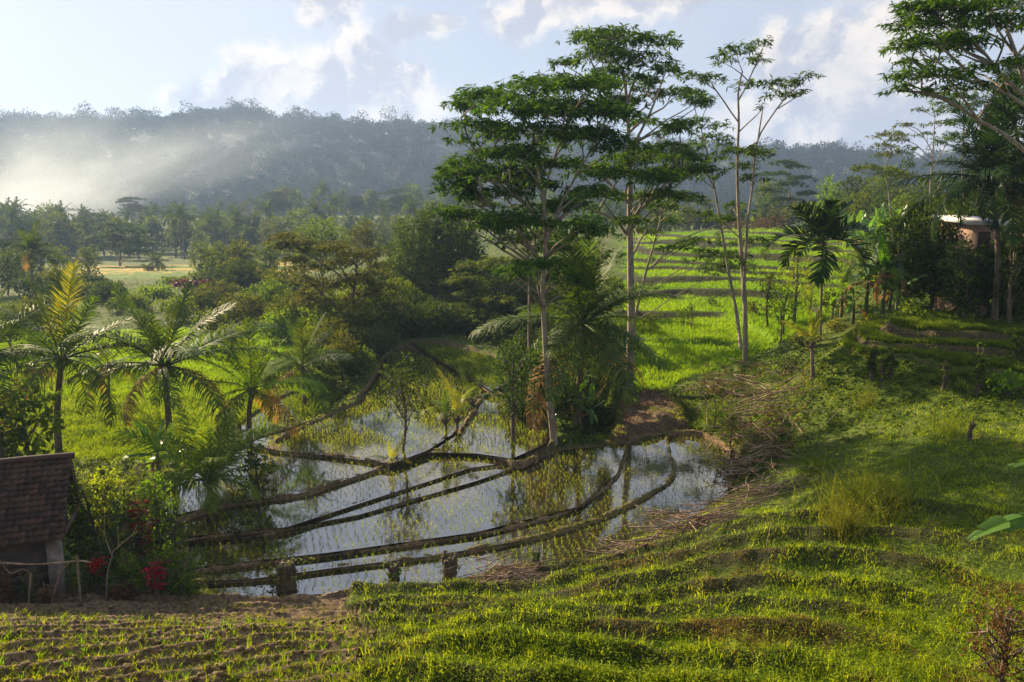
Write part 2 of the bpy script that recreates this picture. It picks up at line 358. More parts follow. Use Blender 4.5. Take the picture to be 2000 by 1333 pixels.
def terrain(x, y, full=False):
    x = np.asarray(x, float); y = np.asarray(y, float); z = base_h(x, y)
    Y = np.maximum(y, 2.5); t = x / Y
    # foreground terraces
    left = 1 - ss(t + (fbm(x * .6, y * .6, 2, 5) - .5) * .1, -.215, -.19)
    nz = (fbm(x * .3 + 5, y * .3, 3, 3) - .5) * .45 + (fbm(x * 1.1, y * 1.1, 3, 43) - .5) * .16
    k = (np.interp(t, RLt, RLy) - Y) / (1.85 - 1.1 * left) + nz + .2; f1_ = k - np.floor(k)
    w1 = ss(k, -1.3, -.9) * (1 - ss(t, .45, .7) * .5); amp = (.74 - .38 * left) * (.55 + .9 * fbm(x * .35 + 20, y * .35, 3, 41))
    rw = .20; lip = .22
    p1 = np.where(f1_ < rw, ss(f1_, 0, rw) * (1 + lip), np.where(f1_ < rw * 2.1, 1 + lip * (1 - ss(f1_, rw, rw * 2.1)), 1.0))
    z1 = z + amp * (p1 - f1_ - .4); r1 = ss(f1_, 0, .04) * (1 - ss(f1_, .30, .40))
    w2 = ss(t, .12, .16) * (1 - ss(t + (Y - 50) * -.0006, .36, .44)) * ss(Y, 49, 54) * (1 - ss(Y, 150, 165))
    nz2 = (fbm(x * .05 + 9, y * .05, 2, 8) - .5) * 2.2 + (fbm(x * .16 + 4, y * .16, 2, 18) - .5) * .7
    z2, r2, f2 = terrace(z, .52, .05, nz2, .17)
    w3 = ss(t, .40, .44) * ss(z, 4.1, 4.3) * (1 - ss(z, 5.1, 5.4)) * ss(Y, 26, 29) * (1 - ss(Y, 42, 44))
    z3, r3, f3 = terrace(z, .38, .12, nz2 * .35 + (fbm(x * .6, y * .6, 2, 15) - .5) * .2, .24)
    zt = z + w1 * (z1 - z) + w2 * (z2 - z) + w3 * (z3 - z)
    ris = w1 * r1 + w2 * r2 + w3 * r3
    zt = zt + (fbm(x * .8, y * .8, 4, 21) - .5) * np.clip(Y * .012, .14, .5) * (1 - .75 * w2)
    # small clods and furrows in the muddy plots at the lower left
    mudz = w1 * left
    zt = zt + mudz * ((fbm(x * 5, y * 5, 3, 31) - .5) * .08)
    zt = zt + (1 - mudz) * (1 - ss(Y, 36, 46)) * ((fbm(x * 1.7, y * 1.7, 3, 33) - .5) * .16 + (fbm(x * .35 + 3, y * .35, 2, 34) - .5) * .32)
    lm = ss(-t, .40, .5) * ss(Y, 30, 34) * 0
    patch = poly_sd(x, y, PATCH) if PATCH is not None else x * 0 + 9
    pm = 1 - ss(patch, -.2, .6)
    zt = zt * (1 - pm) + pm * (.62 + (fbm(x * 1.2, y * 1.2, 4, 12) - .5) * .55)
    dmin = np.full(x.shape, 9.0); lvn = np.zeros(x.shape); low = np.full(x.shape, 99.0)
    for lv, P in PADW:
        near = (x > P[:, 0].min() - 2) & (x < P[:, 0].max() + 2) & (y > P[:, 1].min() - 2) & (y < P[:, 1].max() + 2)
        if not near.any(): continue
        sdv = np.full(x.shape, 9.0); sdv[near] = poly_sd(x[near], y[near], P)
        lvn = np.where(sdv < dmin, lv, lvn); dmin = np.minimum(dmin, sdv); low = np.where(sdv < .25, np.minimum(low, lv), low)
    m = 1 - ss(dmin, -.05, .30)
    zt = np.where(dmin < 1.2, np.maximum(zt, lvn + .10), zt)
    zt = zt * (1 - m) + (np.minimum(low, lvn) - .14) * m
    inp = 1 - ss(dmin, .0, .4)
    if not full: return zt
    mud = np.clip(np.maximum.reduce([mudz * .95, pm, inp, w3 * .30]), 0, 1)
    rice = w2 * f2 + w3 * f3 * .5
    fieldm = (1 - ss(poly_sd(x, y, FIELD), -.5, 1.0)); rice = np.maximum(rice, fieldm)
    bank = 1 - ss(poly_sd(x, y, SLOPE), -.5, .8); rice = np.maximum(rice, bank)
    gold = ss(Y, 124, 128) * (1 - ss(Y, 176, 182)) * ss(-t + (fbm(Y * .08, Y * 0, 2, 6) - .5) * .1, .25, .27) * (1 - ss(-t + (fbm(Y * .08, Y * 0 + 5, 2, 6) - .5) * .1, .54, .56))
    return zt, mud, rice, gold, ris, w1, w2, w3
PATCH = np.array([PZ(a, b, .5)[:2] for a, b in [(1195,860),(1205,800),(1215,772),(1300,765),(1325,790),(1345,835),(1400,860),(1300,845)]])
FIELD = np.array([PZ(a, b, 0)[:2] for a, b in [(-500,930),(100,905),(330,900),(460,850),(560,775),(590,700),(480,640),(300,645),(-500,660)]])
SLOPE = np.array([PZ(a, b, 1.3)[:2] for a, b in [(1235,735),(1330,720),(1440,708),(1560,690),(1560,640),(1260,640),(1225,690)]])
def Hs(x, y): return float(terrain(np.array([x]), np.array([y]))[0])
_ys = np.concatenate([np.linspace(7, 60, 320), np.geomspace(60.3, 480, 260)])
def hit(px, py):
    r = ray(px, py); r = r / r[1]; x = r[0] * _ys; z = CZ + r[2] * _ys; h = terrain(x, _ys)
    b = np.where(z <= h)[0]
    i = b[0] if len(b) else len(_ys) - 1
    return np.array([x[i], _ys[i], h[i]])
def onD(px, D):
    x = (px - W2) / F * D / math.cos(TH) * 1.0
    # perspective-exact: iterate on height
    for _ in range(3):
        z = Hs(x, D); fw = D * math.cos(TH) - (z - CZ) * math.sin(TH); x = (px - W2) / F * fw
    return np.array([x, D, Hs(x, D)])

print('terrain...')
tv = np.concatenate([np.linspace(-3, -.95, 30, endpoint=False), np.linspace(-.95, -.70, 50, endpoint=False), np.linspace(-.70, .70, 900, endpoint=False), np.linspace(.70, .95, 50, endpoint=False), np.linspace(.95, 3, 30)])
yv = np.concatenate([[-60, -20, -5, 0, 3], np.geomspace(5, 9, 40, endpoint=False), np.geomspace(9, 60, 520, endpoint=False), np.geomspace(60, 200, 220, endpoint=False), np.geomspace(200, 1700, 90)])
TT, YY = np.meshgrid(tv, yv); XX = TT * np.where(YY > 5, YY, 5 + (5 - YY) * .6)
ZZ, mud_, rice_, gold_, ris_, w1_, w2_, w3_ = terrain(XX.ravel(), YY.ravel(), True)
nt, ny = len(tv), len(yv); ii = (np.arange(ny - 1)[:, None] * nt + np.arange(nt - 1)[None]).ravel()
gq = np.stack([ii, ii + 1, ii + nt + 1, ii + nt], 1)
def groundmat():
    m, t, p = mat_new('ground_soil_and_grass'); g = nd(t, 'ShaderNodeNewGeometry')
    A = {k: nd(t, 'ShaderNodeAttribute', attribute_name=k).outputs['Fac'] for k in ('mud', 'rice', 'gold', 'riser')}
    n1 = nd(t, 'ShaderNodeTexNoise', inp={'Scale': 1.1, 'Detail': 8.0, 'Roughness': .65}); t.links.new(g.outputs['Position'], n1.inputs['Vector'])
    n2 = nd(t, 'ShaderNodeTexNoise', inp={'Scale': 9.0, 'Detail': 6.0, 'Roughness': .7}); t.links.new(g.outputs['Position'], n2.inputs['Vector'])
    n3 = nd(t, 'ShaderNodeTexNoise', inp={'Scale': .12, 'Detail': 5.0, 'Roughness': .6}); t.links.new(g.outputs['Position'], n3.inputs['Vector'])
    grass = mixc(t, sstep(t, n2.outputs[0], .35, .68), (.035, .058, .008), (.10, .135, .015))
    grass = mixc(t, sstep(t, n1.outputs[0], .55, .72), grass, (.12, .10, .035))
    c = mixc(t, A['riser'], grass, mixc(t, n2.outputs[0], (.018, .026, .007), (.055, .05, .018)))  # riser soil and grass, darkened further to stand in for shade on the terraces
    c = mixc(t, A['rice'], c, mixc(t, n2.outputs[0], (.07, .15, .004), (.14, .23, .008)))
    mpg = nd(t, 'ShaderNodeMapping'); mpg.inputs['Scale'].default_value = (.022, .16, 1); t.links.new(g.outputs['Position'], mpg.inputs[0])
    n4 = nd(t, 'ShaderNodeTexNoise', inp={'Scale': 1.0, 'Detail': 3.0, 'Roughness': .5}); t.links.new(mpg.outputs[0], n4.inputs['Vector'])
    gold = mixc(t, sstep(t, n4.outputs[0], .47, .53), (.09, .15, .02), (.36, .24, .05))
    c = mixc(t, A['gold'], c, gold)
    mudc = mixc(t, sstep(t, n2.outputs[0], .3, .7), (.05, .032, .018), (.21, .145, .085))
    c = mixc(t, A['mud'], c, mudc)
    t.links.new(c, p.inputs['Base Color']); p.inputs['Roughness'].default_value = .92; p.inputs['Specular IOR Level'].default_value = .15
    b = nd(t, 'ShaderNodeBump', inp={'Strength': .8, 'Distance': .06}); t.links.new(n2.outputs[0], b.inputs['Height']); t.links.new(b.outputs[0], p.inputs['Normal'])
    return m
M['ground'] = groundmat()
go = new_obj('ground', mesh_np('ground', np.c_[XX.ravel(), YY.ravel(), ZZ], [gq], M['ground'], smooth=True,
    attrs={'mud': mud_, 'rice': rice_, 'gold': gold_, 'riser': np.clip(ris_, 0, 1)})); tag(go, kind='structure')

# water sheets
def watermat():
    m, t, p = mat_new('paddy_water'); g = nd(t, 'ShaderNodeNewGeometry')
    n = nd(t, 'ShaderNodeTexNoise', inp={'Scale': 5.0, 'Detail': 3.0}); t.links.new(g.outputs['Position'], n.inputs['Vector'])
    n2 = nd(t, 'ShaderNodeTexNoise', inp={'Scale': .7, 'Detail': 5.0}); t.links.new(g.outputs['Position'], n2.inputs['Vector'])
    c = mixc(t, n2.outputs[0], (.016, .012, .006), (.045, .032, .015)); t.links.new(c, p.inputs['Base Color'])
    p.inputs['Roughness'].default_value = .03; p.inputs['IOR'].default_value = 3.4; p.inputs['Specular IOR Level'].default_value = .5
    b = nd(t, 'ShaderNodeBump', inp={'Strength': .10, 'Distance': .02}); t.links.new(n.outputs[0], b.inputs['Height']); t.links.new(b.outputs[0], p.inputs['Normal'])
    return m
M['water'] = watermat()
for lv, P in PADW:
    me = bpy.data.meshes.new('water'); me.from_pydata([(a, b, lv) for a, b in P], [], [list(range(len(P)))]); me.update(); me.materials.append(M['water'])
    if me.polygons[0].normal.z < 0: me.flip_normals()
    tag(new_obj('water', me), kind='structure')

# earth bunds between the paddies
def mudmat(name, a, b, grassy=0.0):
    m, t, p = mat_new(name); g = nd(t, 'ShaderNodeNewGeometry')
    n = nd(t, 'ShaderNodeTexNoise', inp={'Scale': 7.0, 'Detail': 8.0, 'Roughness': .7}); t.links.new(g.outputs['Position'], n.inputs['Vector'])
    c = mixc(t, sstep(t, n.outputs[0], .3, .7), a, b)
    if grassy:
        n2 = nd(t, 'ShaderNodeTexNoise', inp={'Scale': .9, 'Detail': 4.0}); t.links.new(g.outputs['Position'], n2.inputs['Vector'])
        c = mixc(t, mth(t, 'MULTIPLY', sstep(t, n2.outputs[0], .4, .6), grassy), c, (.10, .13, .02))
    t.links.new(c, p.inputs['Base Color']); p.inputs['Roughness'].default_value = .95; p.inputs['Specular IOR Level'].default_value = .2
    bm = nd(t, 'ShaderNodeBump', inp={'Strength': .9, 'Distance': .05}); t.links.new(n.outputs[0], bm.inputs['Height']); t.links.new(bm.outputs[0], p.inputs['Normal'])
    return m
M['mud'] = mudmat('wet_mud', (.07, .046, .026), (.30, .205, .115)); M['mudg'] = mudmat('grassy_mud', (.08, .055, .028), (.28, .19, .095), .25)
def bund(pl, z, w, h, mat='mud', z2=None, tufts=0):
    z2 = z if z2 is None else z2
    P = np.array([PZ(a, b, z + (z2 - z) * i / (len(pl) - 1)) for i, (a, b) in enumerate(pl)])
    C = catmull(P, .10); n = len(C); T = norm(np.gradient(C, axis=0)); Sd = np.stack([T[:, 1], -T[:, 0], 0 * T[:, 0]], 1)
    s_ = np.cumsum(np.r_[0, np.linalg.norm(np.diff(C, axis=0), axis=1)])
    C = C + Sd * ((fbm(s_ * .7, s_ * 0 + z * 10 + w * 7, 3, 4) - .5) * .22)[:, None]
    prof = np.linspace(-1, 1, 13); wv = .31 * w * (.55 + 1.0 * fbm(s_ * 1.3, s_ * 0 + 3 + pl[0][0], 4, 9))
    hh = .31 * h * (.45 + 1.15 * fbm(s_ * 1.6, s_ * 0 + 8 + pl[0][1], 3, 19))
    V = C[:, None] + Sd[:, None] * (prof[None, :, None] * wv[:, None, None])
    top = np.clip(1 - np.abs(prof) ** 2.2, 0, 1); jj = fbm(V[..., 0] * 6, V[..., 1] * 6, 3, 2) - .5
    V[..., 2] += (hh[:, None] * top[None] - .12) + jj * .17 * (top[None] > .05) + .03
    V[..., 0] += (fbm(V[..., 0] * 7 + 3, V[..., 1] * 7, 3, 22) - .5) * .16; V[..., 1] += (fbm(V[..., 0] * 7 + 9, V[..., 1] * 7, 3, 23) - .5) * .16
    V[..., 2] = np.where(np.abs(prof)[None] > .99, z - .3, V[..., 2])
    k = len(prof); i = (np.arange(n - 1)[:, None] * k + np.arange(k - 1)[None]).ravel()
    o = new_obj('mud_bank', mesh_np('mud_bank', V.reshape(-1, 3), [np.stack([i, i + 1, i + k + 1, i + k], 1)], M[mat], smooth=True)); tag(o, kind='structure')
    BUNDS.append((C, Sd, wv, hh))
BUNDS = []
bund([(330,1140),(420,1132),(500,1130),(650,1108),(850,1083),(1000,1058),(1100,1033),(1200,998),(1290,950),(1315,915),(1303,870),(1302,845)], .1, .34, .36, 'mudg')
bund([(350,1118),(460,1104),(640,1080),(800,1062),(930,1040),(1050,1015),(1130,985),(1200,930),(1218,895),(1232,855)], .2, .30, .36)
bund([(340,1062),(460,1050),(580,1030),(700,1005),(830,970),(930,938),(1000,914),(1050,888),(1090,868)], .33, .22, .30)
bund([(330,1058),(400,1046),(470,1040),(560,1028),(680,990),(760,965),(850,935),(920,914),(1000,906),(1040,892)], .44, .24, .30)
bund([(300,1022),(370,1008),(440,984),(520,972),(600,962),(700,928),(765,905),(830,880),(880,850),(920,810),(940,772)], .60, .36, .40)
bund([(470,868),(540,880),(640,889),(765,906)], .72, .30, .42)
bund([(828,880),(900,881),(960,887),(1010,902),(1050,890)], .62, .22, .3)
bund([(540,862),(600,828),(650,806),(700,770),(730,735),(748,700),(770,680)], .80, .34, .45)
bund([(500,872),(560,856),(620,838),(700,800)], .72, .16, .22)
bund([(790,668),(830,685),(870,705),(910,732),(955,762),(985,775)], .82, .34, .62)
bund([(1225,862),(1260,850),(1310,842),(1350,842),(1390,852),(1430,880)], .2, .35, .4)
bund([(980,905),(1040,880),(1100,868),(1160,862),(1240,850)], .3, .5, .5)
bund([(1445,885),(1448,925),(1436,955),(1400,990)], .1, .30, .45, 'mudg')
bund([(893,850),(912,820),(935,788),(955,768),(1000,752)], .68, .45, .62)
bund([(1238,870),(1262,858),(1290,858),(1303,880),(1296,902),(1268,912),(1243,903),(1236,885),(1238,870)], .12, .09, .17)
bund([(300,1182),(450,1174),(560,1166),(640,1160),(700,1150)], .15, .42, .38)

# hills beyond the valley: ridge line read as (px, py, distance)
RIDGE = np.array([(-600,250),(0,248),(70,245),(200,248),(330,245),(420,232),(500,222),(560,245),(700,250),(900,258),(1000,275),(1200,286),(1400,300),(1600,304),(1750,318),(2000,312),(2600,310)], float)
def hill_h(t, Y):
    px = W2 + F * t * .99; py = np.interp(px, RIDGE[:, 0], RIDGE[:, 1]); D = 900.0
    zr = CZ + (400 - py) / F * D - 9
    s = ss(Y, 500, 900) ** .85
    g = (fbm(t * 9 + 3, Y * .004, 4, 77) - .5) * 34 * np.sin(np.clip((Y - 500) / 400, 0, 1) * math.pi)
    back = ss(Y, 910, 1250)
    return (-6 + (zr + 6) * s + g) * (1 - .6 * back)
ht = np.linspace(-1.1, 1.1, 260); hy = np.linspace(480, 1260, 90); HT, HY = np.meshgrid(ht, hy)
HZ = hill_h(HT, HY); nt = len(ht); ii = (np.arange(len(hy) - 1)[:, None] * nt + np.arange(nt - 1)[None]).ravel()
m, t_, p_ = mat_new('forest_floor'); p_.inputs['Base Color'].default_value = (.03, .045, .016, 1); p_.inputs['Roughness'].default_value = 1
tag(new_obj('hills', mesh_np('hills', np.stack([HT * HY, HY, HZ], -1).reshape(-1, 3), [np.stack([ii, ii + 1, ii + nt + 1, ii + nt], 1)], m, smooth=True)), kind='structure')
print('forest...')
mb = MB()
def crown_cloud(c, rad, n, sz, flat=.8):
    d = norm(rs.randn(n, 3)); r = rs.rand(n, 1) ** .35; P = c + d * r * np.array([rad, rad, rad * flat]); return P
NF = 5200
fy = 505 + 430 * rs.rand(NF) ** .8; ft = rs.uniform(-.95, .95, NF)
ey = 900 + rs.randn(900) * 14; et = rs.uniform(-.9, .9, 900); fy = np.r_[fy, ey]; ft = np.r_[ft, et]
fz = hill_h(ft, fy); cc = []; cs = []
for x, y, z in zip(ft * fy, fy, fz):
    rad = rs.uniform(2.6, 6.0) + 5 * rs.rand() ** 6; hgt = rad * rs.uniform(.9, 1.9) * (1.35 if rs.rand() < .12 else 1)
    n = int(60 + rad * 12); cc.append(crown_cloud(np.array([x, y, z + hgt]), rad, n, 1, rs.uniform(.6, 1.2))); cs.append(np.full(n, rs.uniform(.2, .8)))
cc = np.vstack(cc); cs = np.concatenate(cs); leaves(mb, cc, rs.randn(len(cc), 3), rs.uniform(1.1, 2.4, len(cc)), rs.uniform(.9, 1.9, len(cc)), np.clip(cs + rs.randn(len(cs)) * .15, 0, 1))
M['forest'] = leafmat('forest_leaf', (.014, .028, .010), (.032, .05, .015), .1, .9, spec=.02)
o = mb.build('forest', M['forest']); tag(o, 'hazy blue forest covering the far hills', 'forest', kind='stuff')
print('plants...')
# ------------------------------------------------------------ foliage generators
def tufts(mb, C, out, k=7, L=.40, Wd=.11, droop=.35, spread=1.0):
    """star of k drooping leaves at each twig end C, leaning along out"""
    n = len(C); Cn = np.repeat(C, k, 0); a = rs.rand(n * k) * 2 * math.pi
    D = np.stack([np.cos(a), np.sin(a), -droop + .55 * rs.randn(n * k) * .6], 1) * spread + np.repeat(out, k, 0) * .8
    Lr = L * rs.uniform(.6, 1.25, n * k); r = np.clip(np.repeat(rs.rand(n), k) + rs.randn(n * k) * .12, 0, 1)
    N = np.stack([rs.randn(n * k) * .5, rs.randn(n * k) * .5, np.ones(n * k)], 1)
    leaves(mb, Cn + rs.randn(n * k, 3) * .05, D, Lr, Wd * rs.uniform(.7, 1.3, n * k), r, N)
def limb(mb, a, b, r0, r1, sag=.0, wob=.12, bend=None):
    a = np.asarray(a, float); b = np.asarray(b, float); L = np.linalg.norm(b - a)
    n = max(4, int(L / .7)); t = np.linspace(0, 1, n)[:, None]
    mid = (a + b) / 2 + (np.array([0, 0, 1]) * L * sag if bend is None else bend) + rs.randn(3) * L * wob * .5
    P = (1 - t) ** 2 * a + 2 * t * (1 - t) * mid + t * t * b
    P[1:-1] += rs.randn(n - 2, 3) * .02 * L ** .5
    tube(mb, P, np.linspace(r0, r1, n), 6 if r0 > .04 else 4)
    return P
def albizia(base, trunk_px, pads, D, label, group=None, r0=.24, mat='albizia', bark='bark_pale', stems=(), name='albizia_tree', dens=1.0, depth=1.0, L=.40, extra=0):
    root = thing(name, base, label, 'tree', group); b = np.asarray(base, float)
    tb = MB(); cb = MB()
    tp = np.array([PD(x, y, D) - b for x, y in trunk_px]); tp = np.vstack([[0, 0, -.3], tp]) if tp[0][2] > .5 else tp
    if tp[0][2] > -.2: tp[0] = [0, 0, -.3]
    C = catmull(tp, .5); n = len(C); tube(tb, C, np.linspace(r0, r0 * .28, n) , 9)
    allp = [C]
    for st in stems:
        Q = np.array([PD(x, y, D + rs.uniform(-.5, .5) * (i > 0)) - b for i, (x, y) in enumerate(st)]); Q = catmull(Q, .5)
        k = np.argmin(np.linalg.norm(C - Q[0], axis=1)); rr = np.linspace(r0, r0 * .28, n)[k] * .72
        Q[0] = C[k]; tube(tb, Q, np.linspace(rr, .035, len(Q)), 7); allp.append(Q)
    xs = [p[0] for p in pads]; cx = (min(xs) + max(xs)) / 2; Rm = (max(xs) - min(xs)) / 2 / F * D * depth
    pl = list(pads)
    for _ in range(extra):
        q = pads[rs.randint(len(pads))]; pl.append((q[0] + rs.uniform(-.5, .5) * q[2], q[1] + rs.uniform(-8, 14), q[2] * rs.uniform(.5, .9), q[3]))
    sk = np.vstack(allp)
    for (px, py, rx, ry) in pl:
        u = (px - cx) / max(1, (max(xs) - min(xs)) / 2); lim = Rm * math.sqrt(max(.05, 1 - u * u)); dD = rs.uniform(-1, 1) * lim
        c = PD(px, py, D + dD) - b; rxm = rx / F * D; rym = ry / F * D
        # attach below the pad
        hd = np.hypot(sk[:, 0] - c[0], sk[:, 1] - c[1]); want = c[2] - .25 - .55 * hd
        cost = np.abs(sk[:, 2] - want) + (sk[:, 2] > c[2] - .3) * 50 + .25 * hd
        k = np.argmin(cost); L_ = np.linalg.norm(c - sk[k]); rr = min(r0 * .42, .018 + .013 * L_)
        LP = limb(tb, sk[k], c - np.array([0, 0, .1]), rr, .018, .06, .06)
        if len(LP) > 6: sk = np.vstack([sk, LP[len(LP) // 3:]])
        nt_ = int(max(3, dens * 15 * rxm * rxm * 1.25 + 6 * rxm))
        nb = max(3, int(rxm * 4)); an = rs.rand(nb) * 6.28
        for q in an:
            e = c + np.array([math.cos(q) * rxm * .8, math.sin(q) * rxm * .8, rym * .2]); tube(tb, np.array([c - [0, 0, .1], (c + e) / 2 + [0, 0, -.05], e]), [.02, .014, .008], 4)
        th = rs.rand(nt_) * 6.283; rad = rs.rand(nt_) ** .55 * (1 + .28 * np.sin(th * 3 + rs.rand() * 6) + .15 * np.sin(th * 7 + rs.rand() * 6))
        P = np.stack([np.cos(th) * rad * rxm, np.sin(th) * rad * rxm, (1 - rad ** 2) * rym * .9 + rs.randn(nt_) * rym * .38], 1) + c
        out = np.stack([np.cos(th) * rad, np.sin(th) * rad, -.1 + 0 * th], 1)
        tufts(cb, P, out, 8, L, L * .22)
    tb.build('trunk', M[bark], root, True); cb.build('crown', M[mat], root)
    return root
def lobed_crown(cb, lobes, leaf, dens, shell=.55, k=5, up=.15, wr=.5):
    for (c, rx, ry, rz) in lobes:
        area = 4 * math.pi * ((rx * ry + rx * rz + ry * rz) / 3); n = int(dens * area / (leaf * leaf * k)) + 3
        d = norm(rs.randn(n, 3)); rr = shell + (1 - shell) * rs.rand(n, 1) ** .7
        rr = rr * (1 + .16 * np.sin(d[:, :1] * 7 + c[0] * 3) * np.cos(d[:, 1:2] * 6 + c[2]))
        P = np.asarray(c) + d * rr * np.array([rx, ry, rz]); kk = k
        Cn = np.repeat(P, kk, 0); D = np.repeat(d, kk, 0) * .9 + rs.randn(n * kk, 3) * .8 + np.array([0, 0, up])
        r = np.clip(np.repeat(rs.rand(n), kk) * .6 + rs.rand(n * kk) * .4, 0, 1)
        leaves(cb, Cn + rs.randn(n * kk, 3) * leaf * .3, D, leaf * rs.uniform(.7, 1.3, n * kk), leaf * wr * rs.uniform(.7, 1.2, n * kk), r)
def bush(loc, h, w, label, group=None, mat='mid', bark='bark', leaf=.16, dens=1.5, nl=9, trunk=.35, cone=0.0, name='leafy_tree', cat='tree', spread=.0, lean=0, r0=None, crown_name='crown', flat=1.0):
    """broadleaf tree or shrub: h height, w half width, trunk fraction bare"""
    root = thing(name, loc, label, cat, group); tb = MB(); cb = MB(); z0 = h * trunk; ch = h - z0
    r0 = r0 or .018 * h + .02; top = np.array([lean, 0, h * .82]); ax = catmull(np.array([[0, 0, -.2], [lean * .2 + .03 * h * rs.randn(), .02 * h * rs.randn(), h * .35], top]), .4)
    tube(tb, ax, np.linspace(r0, r0 * .3, len(ax)), 8)
    lobes = []
    for i in range(nl):
        f = (i + .5) / nl; zz = z0 + ch * (.14 + .74 * f); ww = w * (math.sin(math.pi * (.16 + .74 * f)) ** .7) * (1 - cone * f)
        a = i * 2.4 + rs.rand() * .8; q = ww * rs.uniform(.35, .66) * (1 if f < .9 else .3)
        c = np.array([math.cos(a) * q + lean * f, math.sin(a) * q, zz]); s = w * rs.uniform(.34, .55) * (1 - cone * .6 * f)
        lobes.append((c, s, s, s * rs.uniform(.55, .85) * flat))
        k = min(len(ax) - 2, int(len(ax) * (.25 + .5 * f))); limb(tb, ax[k], c, r0 * .4, .012, .05)
        for _ in range(3):
            e = c + rs.randn(3) * s * .5; tube(tb, np.array([c, (c + e) / 2, e]), [.015, .01, .006], 4)
    lobed_crown(cb, lobes, leaf, dens)
    tb.build('trunk', M[bark], root, True); cb.build(crown_name, M[mat], root); return root
# palm fronds
def frond_mesh(name, L, arch, mat, nl=44, ll=.75, droopl=.5, lw=.045, vee=.5, twist=0, droop0=0.0):
    """frond along +X rising at start; arch = how far it bends over"""
    mb = MB(); n = 16; t = np.linspace(0, 1, n); ang = -arch * t ** 1.25
    dx = np.cos(ang); dz = np.sin(ang); P = np.zeros((n, 3)); P[1:, 0] = np.cumsum(dx[:-1]) * L / (n - 1); P[1:, 2] = np.cumsum(dz[:-1]) * L / (n - 1)
    tube(mb, P, np.linspace(.035, .006, n) * (L / 3.5), 4, r=.95)
    tt = np.linspace(.16, .99, nl)
    for sgn in (-1, 1):
        tt = np.sort(np.clip(np.linspace(.14, .99, nl) + rs.randn(nl) * .006, .1, 1)); px = np.interp(tt, t, P[:, 0]); pz = np.interp(tt, t, P[:, 2]); an = np.interp(tt, t, ang)
        fw = np.stack([np.cos(an), 0 * an, np.sin(an)], 1); upv = np.stack([-np.sin(an), 0 * an, np.cos(an)], 1)
        side = np.array([0, sgn, 0])
        ln = ll * np.sin(np.pi * np.clip(.18 + tt * .78, 0, 1)) ** .6 * rs.uniform(.7, 1.15, nl) * (rs.rand(nl) > .08)
        D = norm(fw * (.45 + .55 * tt)[:, None] + side * 1.0 + upv * (vee * rs.uniform(.2, 1.5, nl))[:, None] + rs.randn(nl, 3) * .10)
        C = np.stack([px, 0 * px, pz], 1); s1 = C + D * ln[:, None] * .5; D2 = norm(D + np.array([0, 0, -1]) * (droopl * rs.uniform(.3, 1.8, nl))[:, None]); s2 = s1 + D2 * ln[:, None] * .5
        W = norm(np.cross(D, upv)) * lw * .5; W = W * rs.uniform(.8, 1.2, (nl, 1))
        V = np.stack([C - W, C + W, s1 + W, s1 - W, s2], 1).reshape(-1, 3); b = np.arange(nl) * 5
        mb.add(V, np.stack([b, b + 1, b + 2, b + 3], 1), np.stack([b + 3, b + 2, b + 4], 1), np.repeat(rs.rand(nl) * 1.0, 5))
    return mb.mesh(name, M[mat])
FR = {}
def fronds(key, mat, L=3.4, nl=50, lw=.042):
    FR[key] = [frond_mesh('frond', L, .30, mat, nl, .85, .5, lw, .40), frond_mesh('frond', L, .60, mat, nl, .92, 1.0, lw, .18), frond_mesh('frond', L * 1.05, .85, mat, nl, .95, 1.5, lw, .05),
               frond_mesh('frond', L * 1.02, 1.15, mat, nl, .95, 2.0, lw, -.1), frond_mesh('frond', L * .92, 1.6, mat, nl, .85, 2.4, lw, -.2)]
fronds('palm', 'palm'); fronds('palm_dark', 'palm_dark'); fronds('palm_fresh', 'fresh'); fronds('palm_young', 'palm_young'); fronds('palm_dry', 'palm_dry')
FR['far'] = [frond_mesh('frond', 3.6, a, 'palm_far', 12, 1.1, d, .22, .3) for a, d in ((.6, .5), (1.1, .8), (1.6, 1.3), (2.0, 1.6))]
FR['areca'] = [frond_mesh('frond', 1.9, a, 'palm_dark', 22, .75, .3, .085, .75) for a in (.7, 1.1, 1.5, 1.9)]
